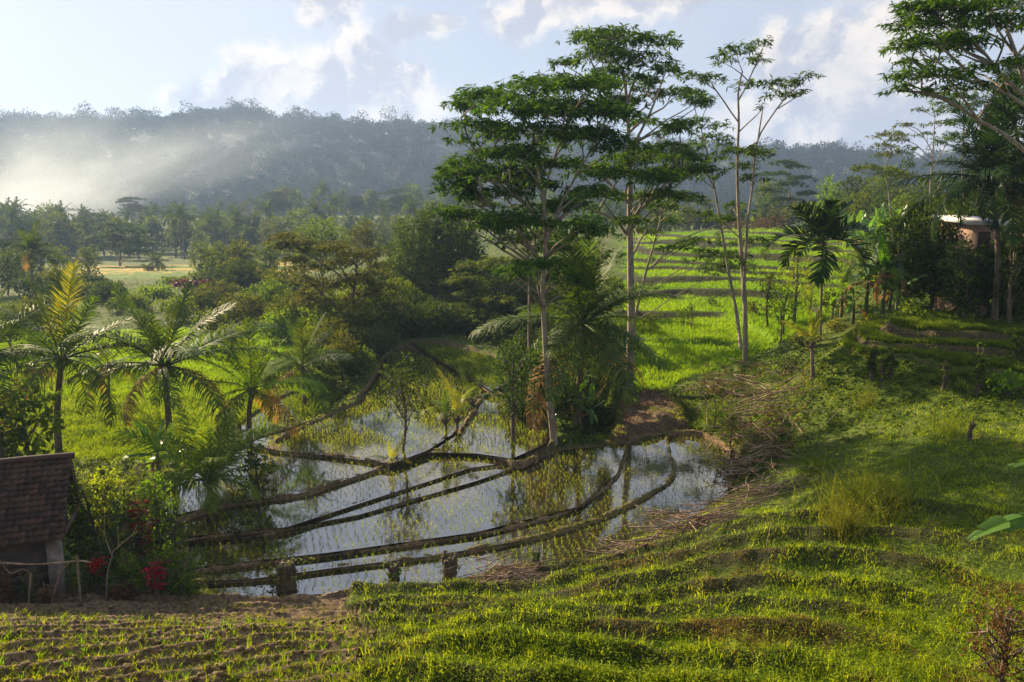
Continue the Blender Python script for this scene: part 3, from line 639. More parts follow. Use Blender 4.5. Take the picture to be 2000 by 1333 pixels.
def palm(loc, trunk_top, Rf, label, key='palm', n=20, r0=.17, group=None, name='coconut_palm', dry=2, el=(78, -24), nuts=6, bend=.3, skirt=0, cat='palm', young=0, az0=None, sc_f=3.4):
    """loc base, trunk_top offset (dx,dy,h) from base; Rf frond length"""
    root = thing(name, loc, label, cat, group); tb = MB(); tt = np.array(trunk_top, float)
    mid = tt * .5 + np.array([-tt[0] * bend, -tt[1] * bend, 0]) if abs(tt[0]) + abs(tt[1]) > .2 else tt * .5
    C = catmull(np.array([[0, 0, -.25], mid, tt]), .18); rad = r0 * (1 - .35 * np.linspace(0, 1, len(C))) * (1 + .05 * (np.arange(len(C)) % 2)); rad[:2] *= 1.35
    tube(tb, C, rad, 9)
    # old leaf bases under the crown
    for i in range(12):
        a = i * 2.4; p = tt + np.array([0, 0, -.08 - .035 * i]); d = np.array([math.cos(a), math.sin(a), .9]); tube(tb, np.array([p, p + d * .16, p + d * .34]), [.05, .035, .012], 4)
    tb.build('trunk', M['bark_palm'], root, True)
    for i in range(n):
        f = (i + .3) / n; e = el[0] + (el[1] - el[0]) * f + rs.uniform(-13, 13); a = (i * 137.5 + (az0 or 0)) * math.pi / 180 + rs.uniform(-.2, .2)
        ki = (0 if f < .22 else 1 if f < .42 else 2 if f < .62 else 3 if f < .85 else 4) if len(FR[key]) == 5 else (0 if f < .25 else 1 if f < .55 else 2 if f < .82 else 3)
        kk = key
        if i >= n - dry: kk = 'palm_dry'; ki = 4 if i % 2 else 3
        if i < young: kk = 'palm_young'
        o = new_obj('frond', FR[kk][ki], root); o.location = tuple(tt + np.array([math.cos(a), math.sin(a), 0]) * .08)
        o.rotation_euler = (rs.uniform(-.6, .6), -R(e), a); s = Rf / sc_f * rs.uniform(.72, 1.18) * (.8 if f < .12 else 1); o.scale = (s, s, s)
    for i in range(nuts):
        a = i * 2.0 + 1; q = MB(); u = np.linspace(0, math.pi, 7); tube(q, np.stack([0 * u, 0 * u, -np.cos(u) * .13], 1), np.sin(u) * .11 + .002, 8)
        o = q.build('coconut', M['stem_green'], root, True); o.location = tuple(tt + np.array([math.cos(a) * .22, math.sin(a) * .22, -.22 - .08 * (i % 2)]))
    return root
# banana
def banana_leaf_mesh(L, Wd, arch, mat, torn=.5):
    mb = MB(); n = 22; t = np.linspace(0, 1, n); ang = .0 - arch * t ** 1.4
    P = np.zeros((n, 3)); P[1:, 0] = np.cumsum(np.cos(ang[:-1])) * L / (n - 1); P[1:, 2] = np.cumsum(np.sin(ang[:-1])) * L / (n - 1)
    tube(mb, P, np.linspace(.035, .006, n), 5, r=.9)
    for sgn in (-1, 1):
        i = 3; 
        while i < n - 1:
            k = min(n - 1, i + rs.randint(1, 5 if torn else 9)); j = np.arange(i, k + 1); w = Wd * np.sin(np.pi * np.clip((t[j] - .1) / .92, 0.02, 1) ** .8) ** .55
            dr = rs.uniform(-.1, .3) + (.9 * torn * rs.rand() if torn else 0); sw = rs.uniform(-.04, .10) * L * .3
            e = P[j] + np.stack([0 * w + sw + .12 * w, sgn * w * math.cos(dr), -w * math.sin(dr) + .08 * w], 1)
            m_ = P[j] + (e - P[j]) * .5 + np.array([0, 0, .05 * Wd]); q = len(j)
            V = np.vstack([P[j], m_, e]); a = np.arange(q - 1)
            Q = np.vstack([np.stack([a, a + 1, a + q + 1, a + q], 1), np.stack([a + q, a + q + 1, a + 2 * q + 1, a + 2 * q], 1)])
            mb.add(V, Q, None, np.full(3 * q, rs.uniform(.1, .9)) + np.r_[np.full(q, .1), np.zeros(2 * q)]); i = k
    return mb.mesh('leaf', M[mat])
BL = {'banana': [banana_leaf_mesh(2.2, .32, a, 'banana', tn) for a, tn in ((.35, .2), (.8, .5), (1.3, .8), (1.8, 1.0))],
      'lime': [banana_leaf_mesh(2.2, .34, a, 'fresh', tn) for a, tn in ((.3, .1), (.7, .3), (1.2, .6), (1.7, .8))],
      'dry': [banana_leaf_mesh(2.0, .2, a, 'banana_dry', 1.2) for a in (2.3, 2.6, 2.8)]}
def banana(loc, h, Lf, label, key='banana', n=7, dry=2, group=None, leans=0.0, az0=0, name='banana_plant', el=(82, 5)):
    root = thing(name, loc, label, 'plant', group); tb = MB()
    C = catmull(np.array([[0, 0, -.15], [leans * .4, 0, h * .5], [leans, 0, h]]), .2); tube(tb, C, np.linspace(.13, .06, len(C)), 9)
    tb.build('stem', M['stem_green'], root, True)
    for i in range(n + dry):
        f = i / max(1, n - 1); e = el[0] + (el[1] - el[0]) * min(f, 1); a = R(i * 140 + az0) + rs.uniform(-.3, .3)
        ms = BL['dry'][i % 3] if i >= n else BL[key][min(3, int(f * 4))]
        o = new_obj('leaf', ms, root); o.location = (leans, 0, h - .05 * i); o.rotation_euler = (rs.uniform(-.3, .3), -R(e if i < n else 20), a); s = Lf / 2.2 * rs.uniform(.8, 1.1); o.scale = (s,) * 3
    return root
def copy_tree(o, parent=None):
    c = o.copy(); COL.objects.link(c); c.parent = parent
    for ch in list(o.children): copy_tree(ch, c)
    return c
def place(src, loc, rz=0, sc=1.0, label=None, group=None):
    c = copy_tree(src); c.location = tuple(loc); c.rotation_euler = (0, 0, rz); c.scale = (sc,) * 3
    if label: c['label'] = label
    if group: c['group'] = group
    return c

# ------------------------------------------------------------ the tall albizia trees
b = hit(1083, 862)
albizia(b, [(1083, 858), (1072, 760), (1064, 650), (1060, 560), (1066, 480), (1062, 400), (1050, 320), (1040, 250)],
 [(960,192,80,12),(1060,172,70,12),(1150,168,70,14),(905,205,38,8),(1010,215,90,14),(1110,210,90,16),(1190,222,70,14),(930,245,60,10),(1040,258,90,14),(1140,268,90,14),
  (1210,290,60,12),(905,320,42,9),(885,337,32,8),(950,332,60,10),(1000,300,60,10),(1080,322,80,12),(895,365,48,10),(960,382,60,11),(1040,362,60,10),(882,412,32,9),(930,424,50,10),
  (1000,424,60,11),(1100,402,60,12),(955,443,38,8),(1050,520,56,9),(1100,540,46,9),(1000,530,46,9),(1190,342,60,10),(1150,382,60,11),(900,275,30,8),(1130,442,50,10),(1010,470,60,12),(1080,484,50,10)],
 b[1], 'broad spreading albizia tree with the densest flat-layered crown', r0=.17, extra=36, dens=2.1, depth=.8, L=.35,
 stems=[[(1064, 470), (1100, 390), (1150, 300), (1180, 240)], [(1065, 440), (1000, 370), (930, 300), (900, 230)], [(1062, 400), (1075, 330), (1110, 240), (1130, 190)], [(1066, 520), (1010, 450), (950, 400)]])
b = hit(1047, 850)
albizia(b, [(1040, 760), (1034, 690), (1034, 560), (1030, 480), (1022, 400), (1000, 330), (985, 290)],
 [(985,265,50,10),(1020,290,50,10),(950,300,40,8),(1000,350,50,10),(960,352,40,9),(1040,332,40,9),(940,400,36,8),(1035,405,44,9),(985,440,40,9),(1060,455,36,8)],
 b[1] + 2, 'slender pale-trunked albizia tree just behind the broad one above the water', r0=.11, stems=[[(1030, 490), (1010, 420), (960, 350)]], extra=3, dens=1.3)
b = hit(1228, 766)
albizia(b, [(1229, 760), (1233, 640), (1232, 540), (1230, 420), (1231, 350), (1228, 280), (1225, 200), (1215, 130)],
 [(1140,75,42,10),(1200,72,56,12),(1270,85,58,12),(1180,108,60,12),(1240,118,60,11),(1105,125,36,7),(1082,150,22,5),(1250,160,40,9),(1195,146,50,11),(1300,138,45,9),
  (1290,185,30,7),(1330,182,45,9),(1210,200,50,9),(1322,250,38,10),(1372,200,28,7),(1262,240,40,7),(1300,290,50,10),(1342,312,46,9),(1232,310,60,9),(1180,332,60,10),
  (1372,332,36,8),(1280,342,48,9),(1312,382,48,9),(1250,384,48,9),(1290,404,45,9),(1235,432,40,8),(1170,380,40,9),(1140,165,36,8)],
 b[1], 'tallest albizia tree with a straight pale trunk and the highest crown', r0=.28, dens=1.6,
 stems=[[(1230, 400), (1180, 350), (1140, 330)], [(1228, 300), (1270, 220), (1300, 140)], [(1232, 430), (1290, 370), (1340, 310)], [(1226, 240), (1170, 150), (1140, 90)], [(1231, 470), (1200, 430), (1130, 400)]], extra=22)
b = hit(1456, 710)
albizia(b, [(1454, 700), (1455, 600), (1448, 500), (1442, 400), (1440, 320), (1443, 240), (1442, 180), (1450, 140)],
 [(1440,104,42,12),(1492,88,22,9),(1482,118,22,7),(1414,120,22,9),(1388,156,28,8),(1358,150,28,7),(1458,164,22,6),(1500,165,32,7),(1545,166,26,8),(1576,150,18,6),
  (1530,186,32,6),(1572,181,12,4),(1445,296,45,9),(1490,300,28,7),(1450,326,32,8),(1470,346,26,6),(1490,208,8,5),(1430,400,20,6),(1410,430,30,8),(1470,470,36,8),(1430,500,36,8)],
 b[1], 'tall thin albizia tree with sparse open crown forking against the white cloud', r0=.17, dens=1.35, depth=.5,
 stems=[[(1450, 600), (1460, 440), (1470, 360), (1478, 280), (1505, 230), (1540, 185), (1570, 160)], [(1441, 240), (1415, 200), (1390, 165)], [(1443, 200), (1470, 140), (1490, 95)], [(1476, 300), (1490, 210)]])
b = hit(1448, 690)
albizia(b, [(1440, 620), (1425, 540), (1408, 440), (1396, 370), (1384, 310), (1366, 240)],
 [(1350,190,34,8),(1382,206,18,6),(1366,236,28,8),(1400,246,26,7),(1390,271,36,8),(1352,286,28,7),(1420,285,18,6),(1400,311,28,8),(1370,345,26,7),(1330,240,20,6)],
 b[1] + 1.5, 'leaning slender albizia tree crossing in front of the terraced slope', r0=.13, stems=[[(1396, 370), (1375, 330), (1350, 290)]], dens=1.3, depth=.5)
b = hit(1233, 655)
albizia(b, [(1245, 600), (1262, 530), (1285, 450), (1298, 380), (1303, 340)],
 [(1322,332,38,8),(1300,352,30,7),(1290,382,40,7),(1342,392,34,8),(1372,420,28,7),(1300,432,40,7),(1360,472,38,7),(1382,492,28,7),(1252,452,38,7),(1320,484,38,7),(1400,503,36,8),(1420,524,40,8)],
 b[1], 'small leaning albizia tree between the tallest trunk and the rice terraces', r0=.12, dens=1.2, stems=[[(1262, 530), (1330, 470), (1400, 440)]])
# behind the group
b = onD(1105, 58)
albizia(b, [(1108, 600), (1115, 500), (1112, 420)], [(1110,400,50,10),(1150,430,40,9),(1070,440,40,9),(1120,470,50,10),(1180,460,40,9),(1150,510,45,9),(1090,520,50,10),(1060,490,36,9),(1190,500,40,8)],
 58, 'albizia tree with a thin pale stem hidden behind the tall pair', r0=.14, dens=1.1)
# tree whose branches enter at the upper right
b = onD(2110, 30)
albizia(b, [(2110, 560), (2080, 400), (2040, 270), (2010, 190), (1985, 110), (1960, 40)],
 [(1790,15,50,8),(1860,10,60,9),(1940,15,60,10),(1770,48,36,7),(1830,42,60,9),(1900,48,60,9),(1980,40,60,10),(1790,78,40,7),(1850,80,50,8),(1760,95,34,7),(1800,120,46,7),(1880,90,50,8),
  (1760,150,34,8),(1800,142,46,8),(1850,148,46,8),(1900,135,40,8),(1770,172,28,6),(1830,178,40,8),(1890,172,46,8),(1990,120,40,8),(2060,40,70,12),(2100,110,70,12),(1960,155,20,6),(2040,-30,80,12),(1920,-30,70,10),(2150,30,70,12)],
 30, 'big albizia tree leaning in at the upper right with long branches', r0=.22, dens=2.2, L=.32, depth=.6, extra=16,
 stems=[[(2015, 200), (1960, 150), (1910, 90), (1850, 45), (1800, 20)], [(2020, 220), (1970, 185), (1920, 165), (1850, 150), (1790, 150)], [(1985, 110), (1950, 60), (1930, 20)]])
b = onD(1875, 62)
albizia(b, [(1885, 420), (1880, 340), (1882, 250), (1885, 200)], [(1880,190,40,8),(1900,210,34,8),(1860,215,34,8),(1885,240,40,8),(1905,262,30,8),(1862,270,30,8),(1890,292,34,8)], 62, 'dark albizia tree standing behind the right-hand coconut palm', r0=.14, dens=1.2)
b = onD(1815, 78)
albizia(b, [(1815, 440), (1816, 380), (1822, 300), (1826, 230)], [(1815,185,24,5),(1835,205,18,4),(1800,215,18,4),(1770,245,26,4),(1755,262,16,4),(1840,240,22,4),(1810,262,20,4),(1850,275,20,5),(1775,290,18,4)],
 78, 'thin half-bare tree with a forked white stem and few leaves on the skyline', r0=.13, dens=.7, mat='mid', name='thin_tree', depth=.5, stems=[[(1822, 300), (1795, 255), (1765, 245)], [(1820, 330), (1850, 280)], [(1816, 400), (1835, 360), (1840, 340)]])
b = onD(1745, 88)
albizia(b, [(1742, 440), (1736, 380), (1730, 330), (1742, 290)], [(1735,265,30,6),(1755,275,22,6),(1725,285,22,5),(1750,300,24,6),(1720,305,16,5),(1700,330,40,7),(1740,340,36,7),(1770,345,30,7)],
 88, 'pale-stemmed tree with a tufted crown below the thin half-bare one', r0=.15, dens=1.1, mat='mid', name='pale_stem_tree')
b = onD(1540, 175)
FARA = albizia(b, [(1541, 420), (1541, 370)], [(1530,318,22,4),(1552,325,20,4),(1515,340,24,4),(1562,348,24,4),(1540,360,28,5),(1500,372,24,4),(1575,378,22,4),(1530,390,30,5),(1560,402,28,5),(1505,405,26,5)],
 175, 'tall layered albizia tree on the far terrace edge against the blue hill', r0=.4, dens=.55, L=.8, mat='albizia_far')
b = onD(178, 235)
A11 = albizia(b, [(178, 470), (180, 450)], [(180,420,22,3),(165,428,18,3),(200,430,18,3),(180,437,24,4),(158,442,14,3),(204,443,12,3)], 235, 'small umbrella-shaped albizia tree beside the smoke', r0=.35, dens=.5, L=.9, mat='albizia_far')
b = onD(235, 175)
A12 = albizia(b, [(236, 530), (232, 500)], [(225,440,36,5),(255,450,30,5),(205,462,34,5),(245,470,40,6),(280,475,28,4),(210,482,30,5),(265,492,30,5)], 175, 'larger umbrella-shaped albizia tree over the golden fields', r0=.4, dens=.55, L=.8, mat='albizia_far')
# ------------------------------------------------------------ coconut palms near the water
def palm_px(bpx, bpy, cx, cy, Rpx, label, D=None, **kw):
    b = hit(bpx, bpy) if D is None else onD(bpx, D)
    top = PD(cx, cy, b[1]) - b
    return palm(b, top, Rpx / F * b[1] / .72, label, **kw)
palm_px(335, 892, 322, 715, 150, 'large coconut palm with feathery fronds and shaggy crown base before the green rice field', n=22, dry=2, r0=.16, nuts=5, az0=20, D=33)
palm_px(118, 860, 120, 700, 150, 'coconut palm at the left with a straw-coloured cut frond and glossy leaves', n=18, dry=1, r0=.16, az0=75, D=31, nuts=3, young=1)
palm_px(487, 860, 492, 760, 95, 'medium coconut palm with dry fronds hanging round its short trunk beside the paddies', n=19, dry=3, r0=.13, nuts=0, az0=50, key='palm_fresh')
palm_px(430, 990, 408, 938, 125, 'small coconut palm with a curved shaggy trunk growing on the mud bank', n=24, dry=0, r0=.15, nuts=0, az0=100, bend=-.5, el=(86, 5), key='palm_fresh')
palm_px(596, 800, 592, 715, 90, 'ragged coconut palm with twisted fronds among the bushes above the paddies', n=13, dry=1, r0=.12, nuts=0, az0=10)
palm_px(-30, 880, -25, 690, 120, 'coconut palm cut by the left edge with fronds arching into view', n=15, dry=1, r0=.15, az0=5, D=30, nuts=0)
palm_px(1128, 855, 1138, 632, 150, 'big dark coconut palm with a round crown in the middle of the tree group', key='palm', n=40, dry=2, r0=.18, nuts=8, az0=33, el=(86, -40), D=36.6)
palm_px(1197, 790, 1195, 690, 70, 'short palm with a thick brown trunk beside the tallest albizia trunk', key='palm_dark', n=11, dry=3, r0=.2, nuts=0, D=44, el=(70, -50))
palm_px(893, 845, 893, 812, 70, 'young coconut palm with one glowing yellow-green upright frond in the paddies', key='palm_young', n=5, dry=0, r0=.07, nuts=0, el=(88, 55), az0=20)
palm_px(872, 850, 870, 815, 52, 'young grey-green coconut palm leaning left beside the yellow one', n=8, dry=0, r0=.07, nuts=0, el=(80, 15), az0=150)
palm_px(925, 800, 922, 780, 42, 'little palm sprouting on top of the tall mud bank', n=8, dry=0, r0=.05, nuts=0, el=(82, 20))
palm_px(1130, 800, 1130, 790, 50, 'low dark palm shoot standing among the banana plants', D=40, key='palm_dark', n=8, dry=0, r0=.06, nuts=0, el=(80, 10))
palm_px(1120, 905, 1120, 0, 1, 'x', n=1, nuts=0, dry=0) if 0 else None
palm_px(215, 806, 214, 710, 62, 'thin-stemmed palm with a drooping head in the green rice field', n=10, dry=3, r0=.07, nuts=0, el=(60, -50))
palm_px(1588, 738, 1585, 665, 48, 'young palm with yellow fronds and a shaggy dark skirt of old leaves', key='palm_young', n=9, dry=0, r0=.10, nuts=0, el=(86, 25))
for px, py, cx, cy, rp in ((620, 960, 620, 955, 22), (640, 880, 642, 868, 26), (775, 905, 772, 893, 22), (1010, 905, 1012, 900, 14)):
    pass
palm_px(765, 915, 765, 898, 32, 'tiny palm seedling rooted on the bank below the small dark tree', key='palm_young', n=7, dry=0, r0=.03, nuts=0, el=(80, 15))
palm_px(618, 962, 618, 948, 28, 'tiny palm seedling poking from the muddy paddy edge', n=7, dry=0, r0=.03, nuts=0, el=(80, 20))
# areca palm
b = hit(1602, 668); top = PD(1607, 470, b[1]) - b
areca = palm(b, top, 82 / F * b[1] / .8, 'slender areca palm with broad dark drooping fronds', key='areca', n=16, dry=0, r0=.075, nuts=0, el=(84, -16), bend=0, name='areca_palm', sc_f=1.9)
# coconut palms on the right
palm_px(1942, 560, 1935, 350, 135, 'large coconut palm with golden-edged fronds in front of the house', D=40, n=32, dry=1, r0=.17, az0=60, nuts=5, key='palm_dark', young=0, el=(86, -30))
palm_px(1995, 500, 1972, 200, 75, 'tall dark coconut palm top rising behind the right-hand one', D=58, key='palm_dark', n=26, dry=1, r0=.16, nuts=4)
palm_px(2060, 560, 2040, 300, 100, 'dark coconut palm half outside the right edge', D=38, key='palm_dark', n=28, dry=1, r0=.16, nuts=0)
for i, (px, py, r_) in enumerate(((1448, 425, 26), (1492, 418, 24), (1425, 430, 20))):
    palm_px(px, py + 30, px, py - 8, r_, ('left', 'middle', 'right')[(1, 2, 0)[i]] + ' one of three small palms on the far edge of the rice terraces', D=165, key='far', n=12, dry=0, nuts=0, r0=.12, group='small palms on the terrace edge')

# ------------------------------------------------------------ bananas
def ban_px(px, py, hpx, Lpx, label, D=None, **kw):
    b = hit(px, py) if D is None else onD(px, D); s = b[1] / F
    return banana(b, hpx * s, Lpx * s, label, **kw)
ban_px(312, 900, 70, 75, 'banana plant with torn leaves at the foot of the large coconut palm', D=30, n=7, dry=3, az0=30)
ban_px(338, 905, 55, 60, 'smaller banana plant close to the bigger one under the large coconut palm', D=30.5, n=5, dry=1, az0=90)
ban_px(20, 960, 60, 100, 'banana plant with broad backlit leaves behind the left end of the hut roof', D=23.5, key='lime', n=6, dry=1, az0=0)
ban_px(75, 960, 60, 95, 'banana plant with upright yellow-green leaves behind the middle of the hut roof', D=24, key='lime', n=7, dry=1, az0=70)
ban_px(130, 960, 60, 100, 'banana plant with wide arching leaves behind the gable of the hut', D=24.5, key='lime', n=7, dry=2, az0=120)
ban_px(205, 965, 50, 70, 'banana plant half hidden by the yellow-leaved garden bush', D=24.5, n=5, dry=2, az0=10)
ban_px(1062, 858, 105, 60, 'banana plant with bright leaves right beside the broad albizia trunk', D=36.2, key='lime', n=8, dry=1, az0=50)
ban_px(1092, 858, 60, 62, 'banana plant with dark glossy leaves leaning over the muddy shore', D=35.9, n=8, dry=1, az0=0)
ban_px(1122, 862, 55, 60, 'low banana plant between the big palm and the water', D=36, n=7, dry=2, az0=200)
ban_px(1152, 855, 50, 55, 'banana plant nearest to the mud patch in the tree group', D=38, n=6, dry=2, az0=80)
ban_px(1690, 620, 85, 78, 'tall banana plant with one upright leaf right of the areca palm', D=46, n=7, dry=3, az0=15)
ban_px(1722, 625, 100, 75, 'banana plant with brown hanging leaves and a drooping flower stalk', D=45, n=6, dry=4, az0=100)
ban_px(1750, 640, 60, 62, 'short banana plant in front of the dark tree on the right', D=44, n=6, dry=3, az0=60)
ban_px(1665, 640, 45, 52, 'young banana plant near the foot of the areca palm', D=46, n=5, dry=2, az0=180)
ban_px(1642, 620, 50, 45, 'banana plant with a pale yellow leaf behind the areca palm stem', D=50, key='lime', n=4, dry=1, az0=40)
b0 = onD(1800, 100)
BANF = banana(b0, 2.3, 2.6, 'banana plant in the row along the far side of the terraces', n=7, dry=1, group='banana plants beyond the terraces')
for i in range(22):
    px = rs.uniform(1640, 1860); D = rs.uniform(88, 104); place(BANF, onD(px, D), rs.rand() * 6, rs.uniform(.7, 1.2))
for i in range(9):
    px = rs.uniform(1560, 1700); D = rs.uniform(112, 130); place(BANF, onD(px, D), rs.rand() * 6, rs.uniform(.7, 1.1))
# banana plant outside the frame, two leaves reach in
b = np.array([9.5, 11.8, Hs(9.5, 11.8)])
rt = thing('banana_plant', b, 'banana plant at the right edge showing only two long drooping leaves', 'plant')
mbb = MB(); tube(mbb, np.array([[0, 0, -.2], [0, 0, 1], [0, 0, 2.0]]), [.13, .11, .08], 9); mbb.build('stem', M['stem_green'], rt, True)
for tgt, L, e in (((1975, 965), 1.3, 30), ((1965, 1040), 1.4, 20), ((2100, 900), 1.6, 60), ((2160, 980), 1.6, 45)):
    p = PD(tgt[0], tgt[1], 11.2) - b; a = math.atan2(p[1], p[0]); o = new_obj('leaf', BL['banana'][2 if e < 30 else 1], rt)
    o.location = (0, 0, p[2] - .05 + .1 * (e > 30)); o.rotation_euler = (-.45 if e < 30 else .2, -R(e), a); dd = math.hypot(p[0], p[1]); s = dd / (2.2 * .86); o.scale = (s, s * .5, s)

# ------------------------------------------------------------ trees and shrubs around the paddies
def bush_px(px, py, toppx, wpx, label, D=None, **kw):
    b = hit(px, py) if D is None else onD(px, D); s = b[1] / F; top = PD(px, toppx, b[1])
    return bush(b, top[2] - b[2], wpx * s, label, **kw)
bush_px(785, 896, 702, 66, 'small crooked tree with grey-green glossy leaves standing in the flooded paddies', mat='dark', trunk=.30, leaf=.17, dens=.62, nl=9, r0=.08, name='small_tree')
bush_px(1003, 872, 655, 56, 'dark small-leaved tree between the paddies and the broad albizia', mat='dark', trunk=.22, leaf=.15, dens=1.1, nl=12, name='small_tree')
bush_px(502, 988, 862, 38, 'dense round green bush beside the curved small coconut palm', mat='dark', trunk=.12, leaf=.13, dens=1.4, nl=9, name='bush', cat='bush')
bush_px(60, 905, 745, 95, 'papaya-like tree with a wide dark crown behind the hut', D=27, mat='mid', trunk=.25, leaf=.28, dens=.9, nl=11, name='papaya_tree')
bush_px(15, 905, 755, 60, 'leafy tree cut by the left edge behind the hut', D=26, mat='dark', trunk=.25, leaf=.25, dens=.9, nl=8)
# central group
bush_px(855, 690, 408, 118, 'big dark round tree with rusty leaf tips in the centre', D=70, mat='dark', trunk=.18, leaf=.26, dens=1.6, nl=22, cone=.35)
bush_px(792, 640, 402, 56, 'conical tree smothered in bright green climbing leaves', D=80, mat='mid', trunk=.05, leaf=.24, dens=1.6, nl=14, cone=.85)
bush_px(632, 560, 425, 62, 'domed tree with a deep green crown left of the conical one', D=104, mat='mid', trunk=.2, leaf=.4, dens=1.2, nl=12)
bush_px(590, 560, 445, 36, 'small round tree at the left flank of the domed one', D=106, mat='mid', trunk=.2, leaf=.4, dens=1.2, nl=9)
bush_px(715, 560, 432, 36, 'smooth olive dome-shaped tree left of the conical one', D=108, mat='olive', trunk=.15, leaf=.34, dens=1.7, nl=14)
b = onD(668, 58)
albizia(b, [(672, 700), (682, 620), (695, 540), (698, 490)], [(560,462,34,6),(590,478,36,7),(620,490,40,8),(655,485,36,7),(575,510,36,7),(615,525,44,8),(660,515,40,8),(700,500,40,8),(730,495,30,7),(595,548,40,7),
  (640,560,44,8),(690,545,44,8),(725,535,36,7),(620,590,40,7),(670,592,44,8),(715,575,36,7),(650,620,40,7),(700,612,40,7),(590,580,30,6),(548,480,20,5),(740,520,30,7),(745,560,28,7)],
 58, 'wide feathery spreading tree with a leaning dark trunk left of centre', r0=.16, mat='olive', bark='bark', dens=1.6, L=.36, name='spreading_tree', extra=14,
 stems=[[(690, 560), (640, 520), (590, 490), (552, 465)], [(680, 620), (640, 585), (600, 545)]])
b = onD(975, 62)
albizia(b, [(975, 690), (978, 620), (985, 560)], [(930,520,44,8),(975,512,44,8),(1015,530,40,8),(905,545,36,8),(950,550,48,8),(1000,560,44,8),(920,575,40,8),(970,585,48,8),(1020,590,36,8),(900,600,30,7),(945,615,44,8),(1000,620,40,8),(1050,545,34,7),(1060,580,34,7)],
 62, 'bright green feathery tree in front of the dark tiled roof', r0=.14, dens=1.6, L=.38, mat='mid', name='feathery_tree', extra=8)
US = [(1015,860,770,26,38,'dark'),(1035,800,700,30,42,'mid'),(1110,850,790,26,37.5,'dark'),(1170,855,790,26,38.5,'dark'),(1000,780,690,30,44,'dark'),(1130,800,700,34,43,'dark'),(1200,760,690,22,47,'mid'),
 (1058,856,690,26,36.2,'dark'),(1095,862,770,24,36,'mid'),(20,720,600,40,60,'mid'),(60,700,590,36,64,'olive'),(395,640,570,34,80,'olive'),(350,650,590,30,76,'fresh'),(180,590,550,30,108,'dark'),(110,590,545,32,106,'olive'),(420,690,610,30,60,'mid'),(455,720,640,28,54,'olive'),(610,830,730,28,43,'mid'),(560,770,690,26,48,'fresh'),(530,800,730,20,46,'olive'),
 (1040,800,690,30,41,'mid'),(1075,850,760,26,38.5,'dark'),(1105,845,740,30,39.5,'mid'),(1150,840,730,32,40.5,'dark'),(1180,835,740,28,41.5,'mid'),(1140,760,640,36,46,'mid'),(1080,740,640,34,50,'dark'),(1030,760,650,32,48,'dark'),(1200,800,720,22,44,'dark'),(975,700,640,34,57,'dark'),(1020,860,780,18,37.5,'dark'),
 (745,720,620,46,58,'dark'),(775,715,560,50,64,'mid'),(700,735,600,44,55,'olive'),(655,760,640,50,50,'olive'),(640,770,585,40,58,'fresh'),(690,700,560,44,62,'fresh'),(815,700,600,40,63,'dark'),(770,690,600,48,60,'dark'),(840,680,610,46,59,'dark'),(900,690,615,46,60,'dark'),(960,700,620,44,60,'dark'),(1015,715,630,40,58,'dark'),(800,640,520,44,72,'dark'),(900,640,530,44,74,'dark'),(960,640,520,44,72,'dark'),(740,660,540,44,70,'dark'),(725,705,625,40,56,'dark'),(690,745,650,36,50,'dark'),(640,735,650,34,52,'dark'),
 (860,690,590,44,66,'dark'),(905,690,600,40,66,'dark'),(945,690,570,44,68,'dark'),(990,700,600,44,62,'dark'),(1030,700,560,40,66,'mid'),(880,680,550,40,74,'mid'),(760,690,520,44,76,'mid'),(1010,700,520,36,72,'mid'),
 (830,685,630,30,60,'olive'),(930,690,640,30,60,'dark'),(1060,720,600,36,58,'dark'),(1085,700,530,34,66,'mid'),(620,720,560,40,66,'olive'),(570,730,590,44,64,'olive'),(530,700,560,44,72,'mid'),(480,690,590,40,70,'olive'),
 (430,640,560,34,84,'olive'),(470,620,520,40,96,'dark'),(520,610,540,34,98,'olive'),(560,640,540,40,90,'mid'),(700,780,690,34,46,'mid'),(668,800,660,36,46,'olive'),(735,730,650,36,52,'dark'),(550,690,620,40,62,'fresh'),
 (430,600,505,26,110,'dark'),(455,600,510,26,108,'olive'),(395,600,545,24,112,'mid'),(340,600,560,24,118,'mid'),(260,640,590,36,84,'mid'),(215,620,565,34,92,'dark'),(170,610,570,34,96,'mid'),(300,620,580,34,98,'fresh'),(130,600,560,34,105,'dark'),
 (620,800,690,34,45,'mid'),(585,780,690,30,47,'olive'),(1150,720,560,34,62,'dark'),(1185,700,540,34,66,'mid'),(1095,760,640,34,48,'dark'),(1165,800,700,30,44,'dark'),(1060,840,720,30,41,'dark'),(1170,845,770,26,40,'mid'),(1210,740,640,22,52,'mid')]
DESC = {'dark': 'dark green', 'mid': 'mid green', 'olive': 'olive green', 'fresh': 'light green'}
POS = {}
for i, (px, py, tp, w, D, mt) in enumerate(US):
    grp = 'understory trees in the belt above the paddies'
    zone = 'at the far edge of the green rice field' if px < 470 else 'between the rice field and the spreading tree' if px < 760 else 'in the shade behind the upper paddies' if px < 1040 else 'crowded round the tall trunks'
    bush_px(px, py, tp - 6, w * 1.35, '%s understory tree %s' % (DESC[mt], zone), D=D, mat=mt, trunk=rs.uniform(.1, .25), leaf=max(.2, D * .0038), dens=1.5, nl=12, group='%s understory trees %s' % (DESC[mt], zone), name='understory_tree')
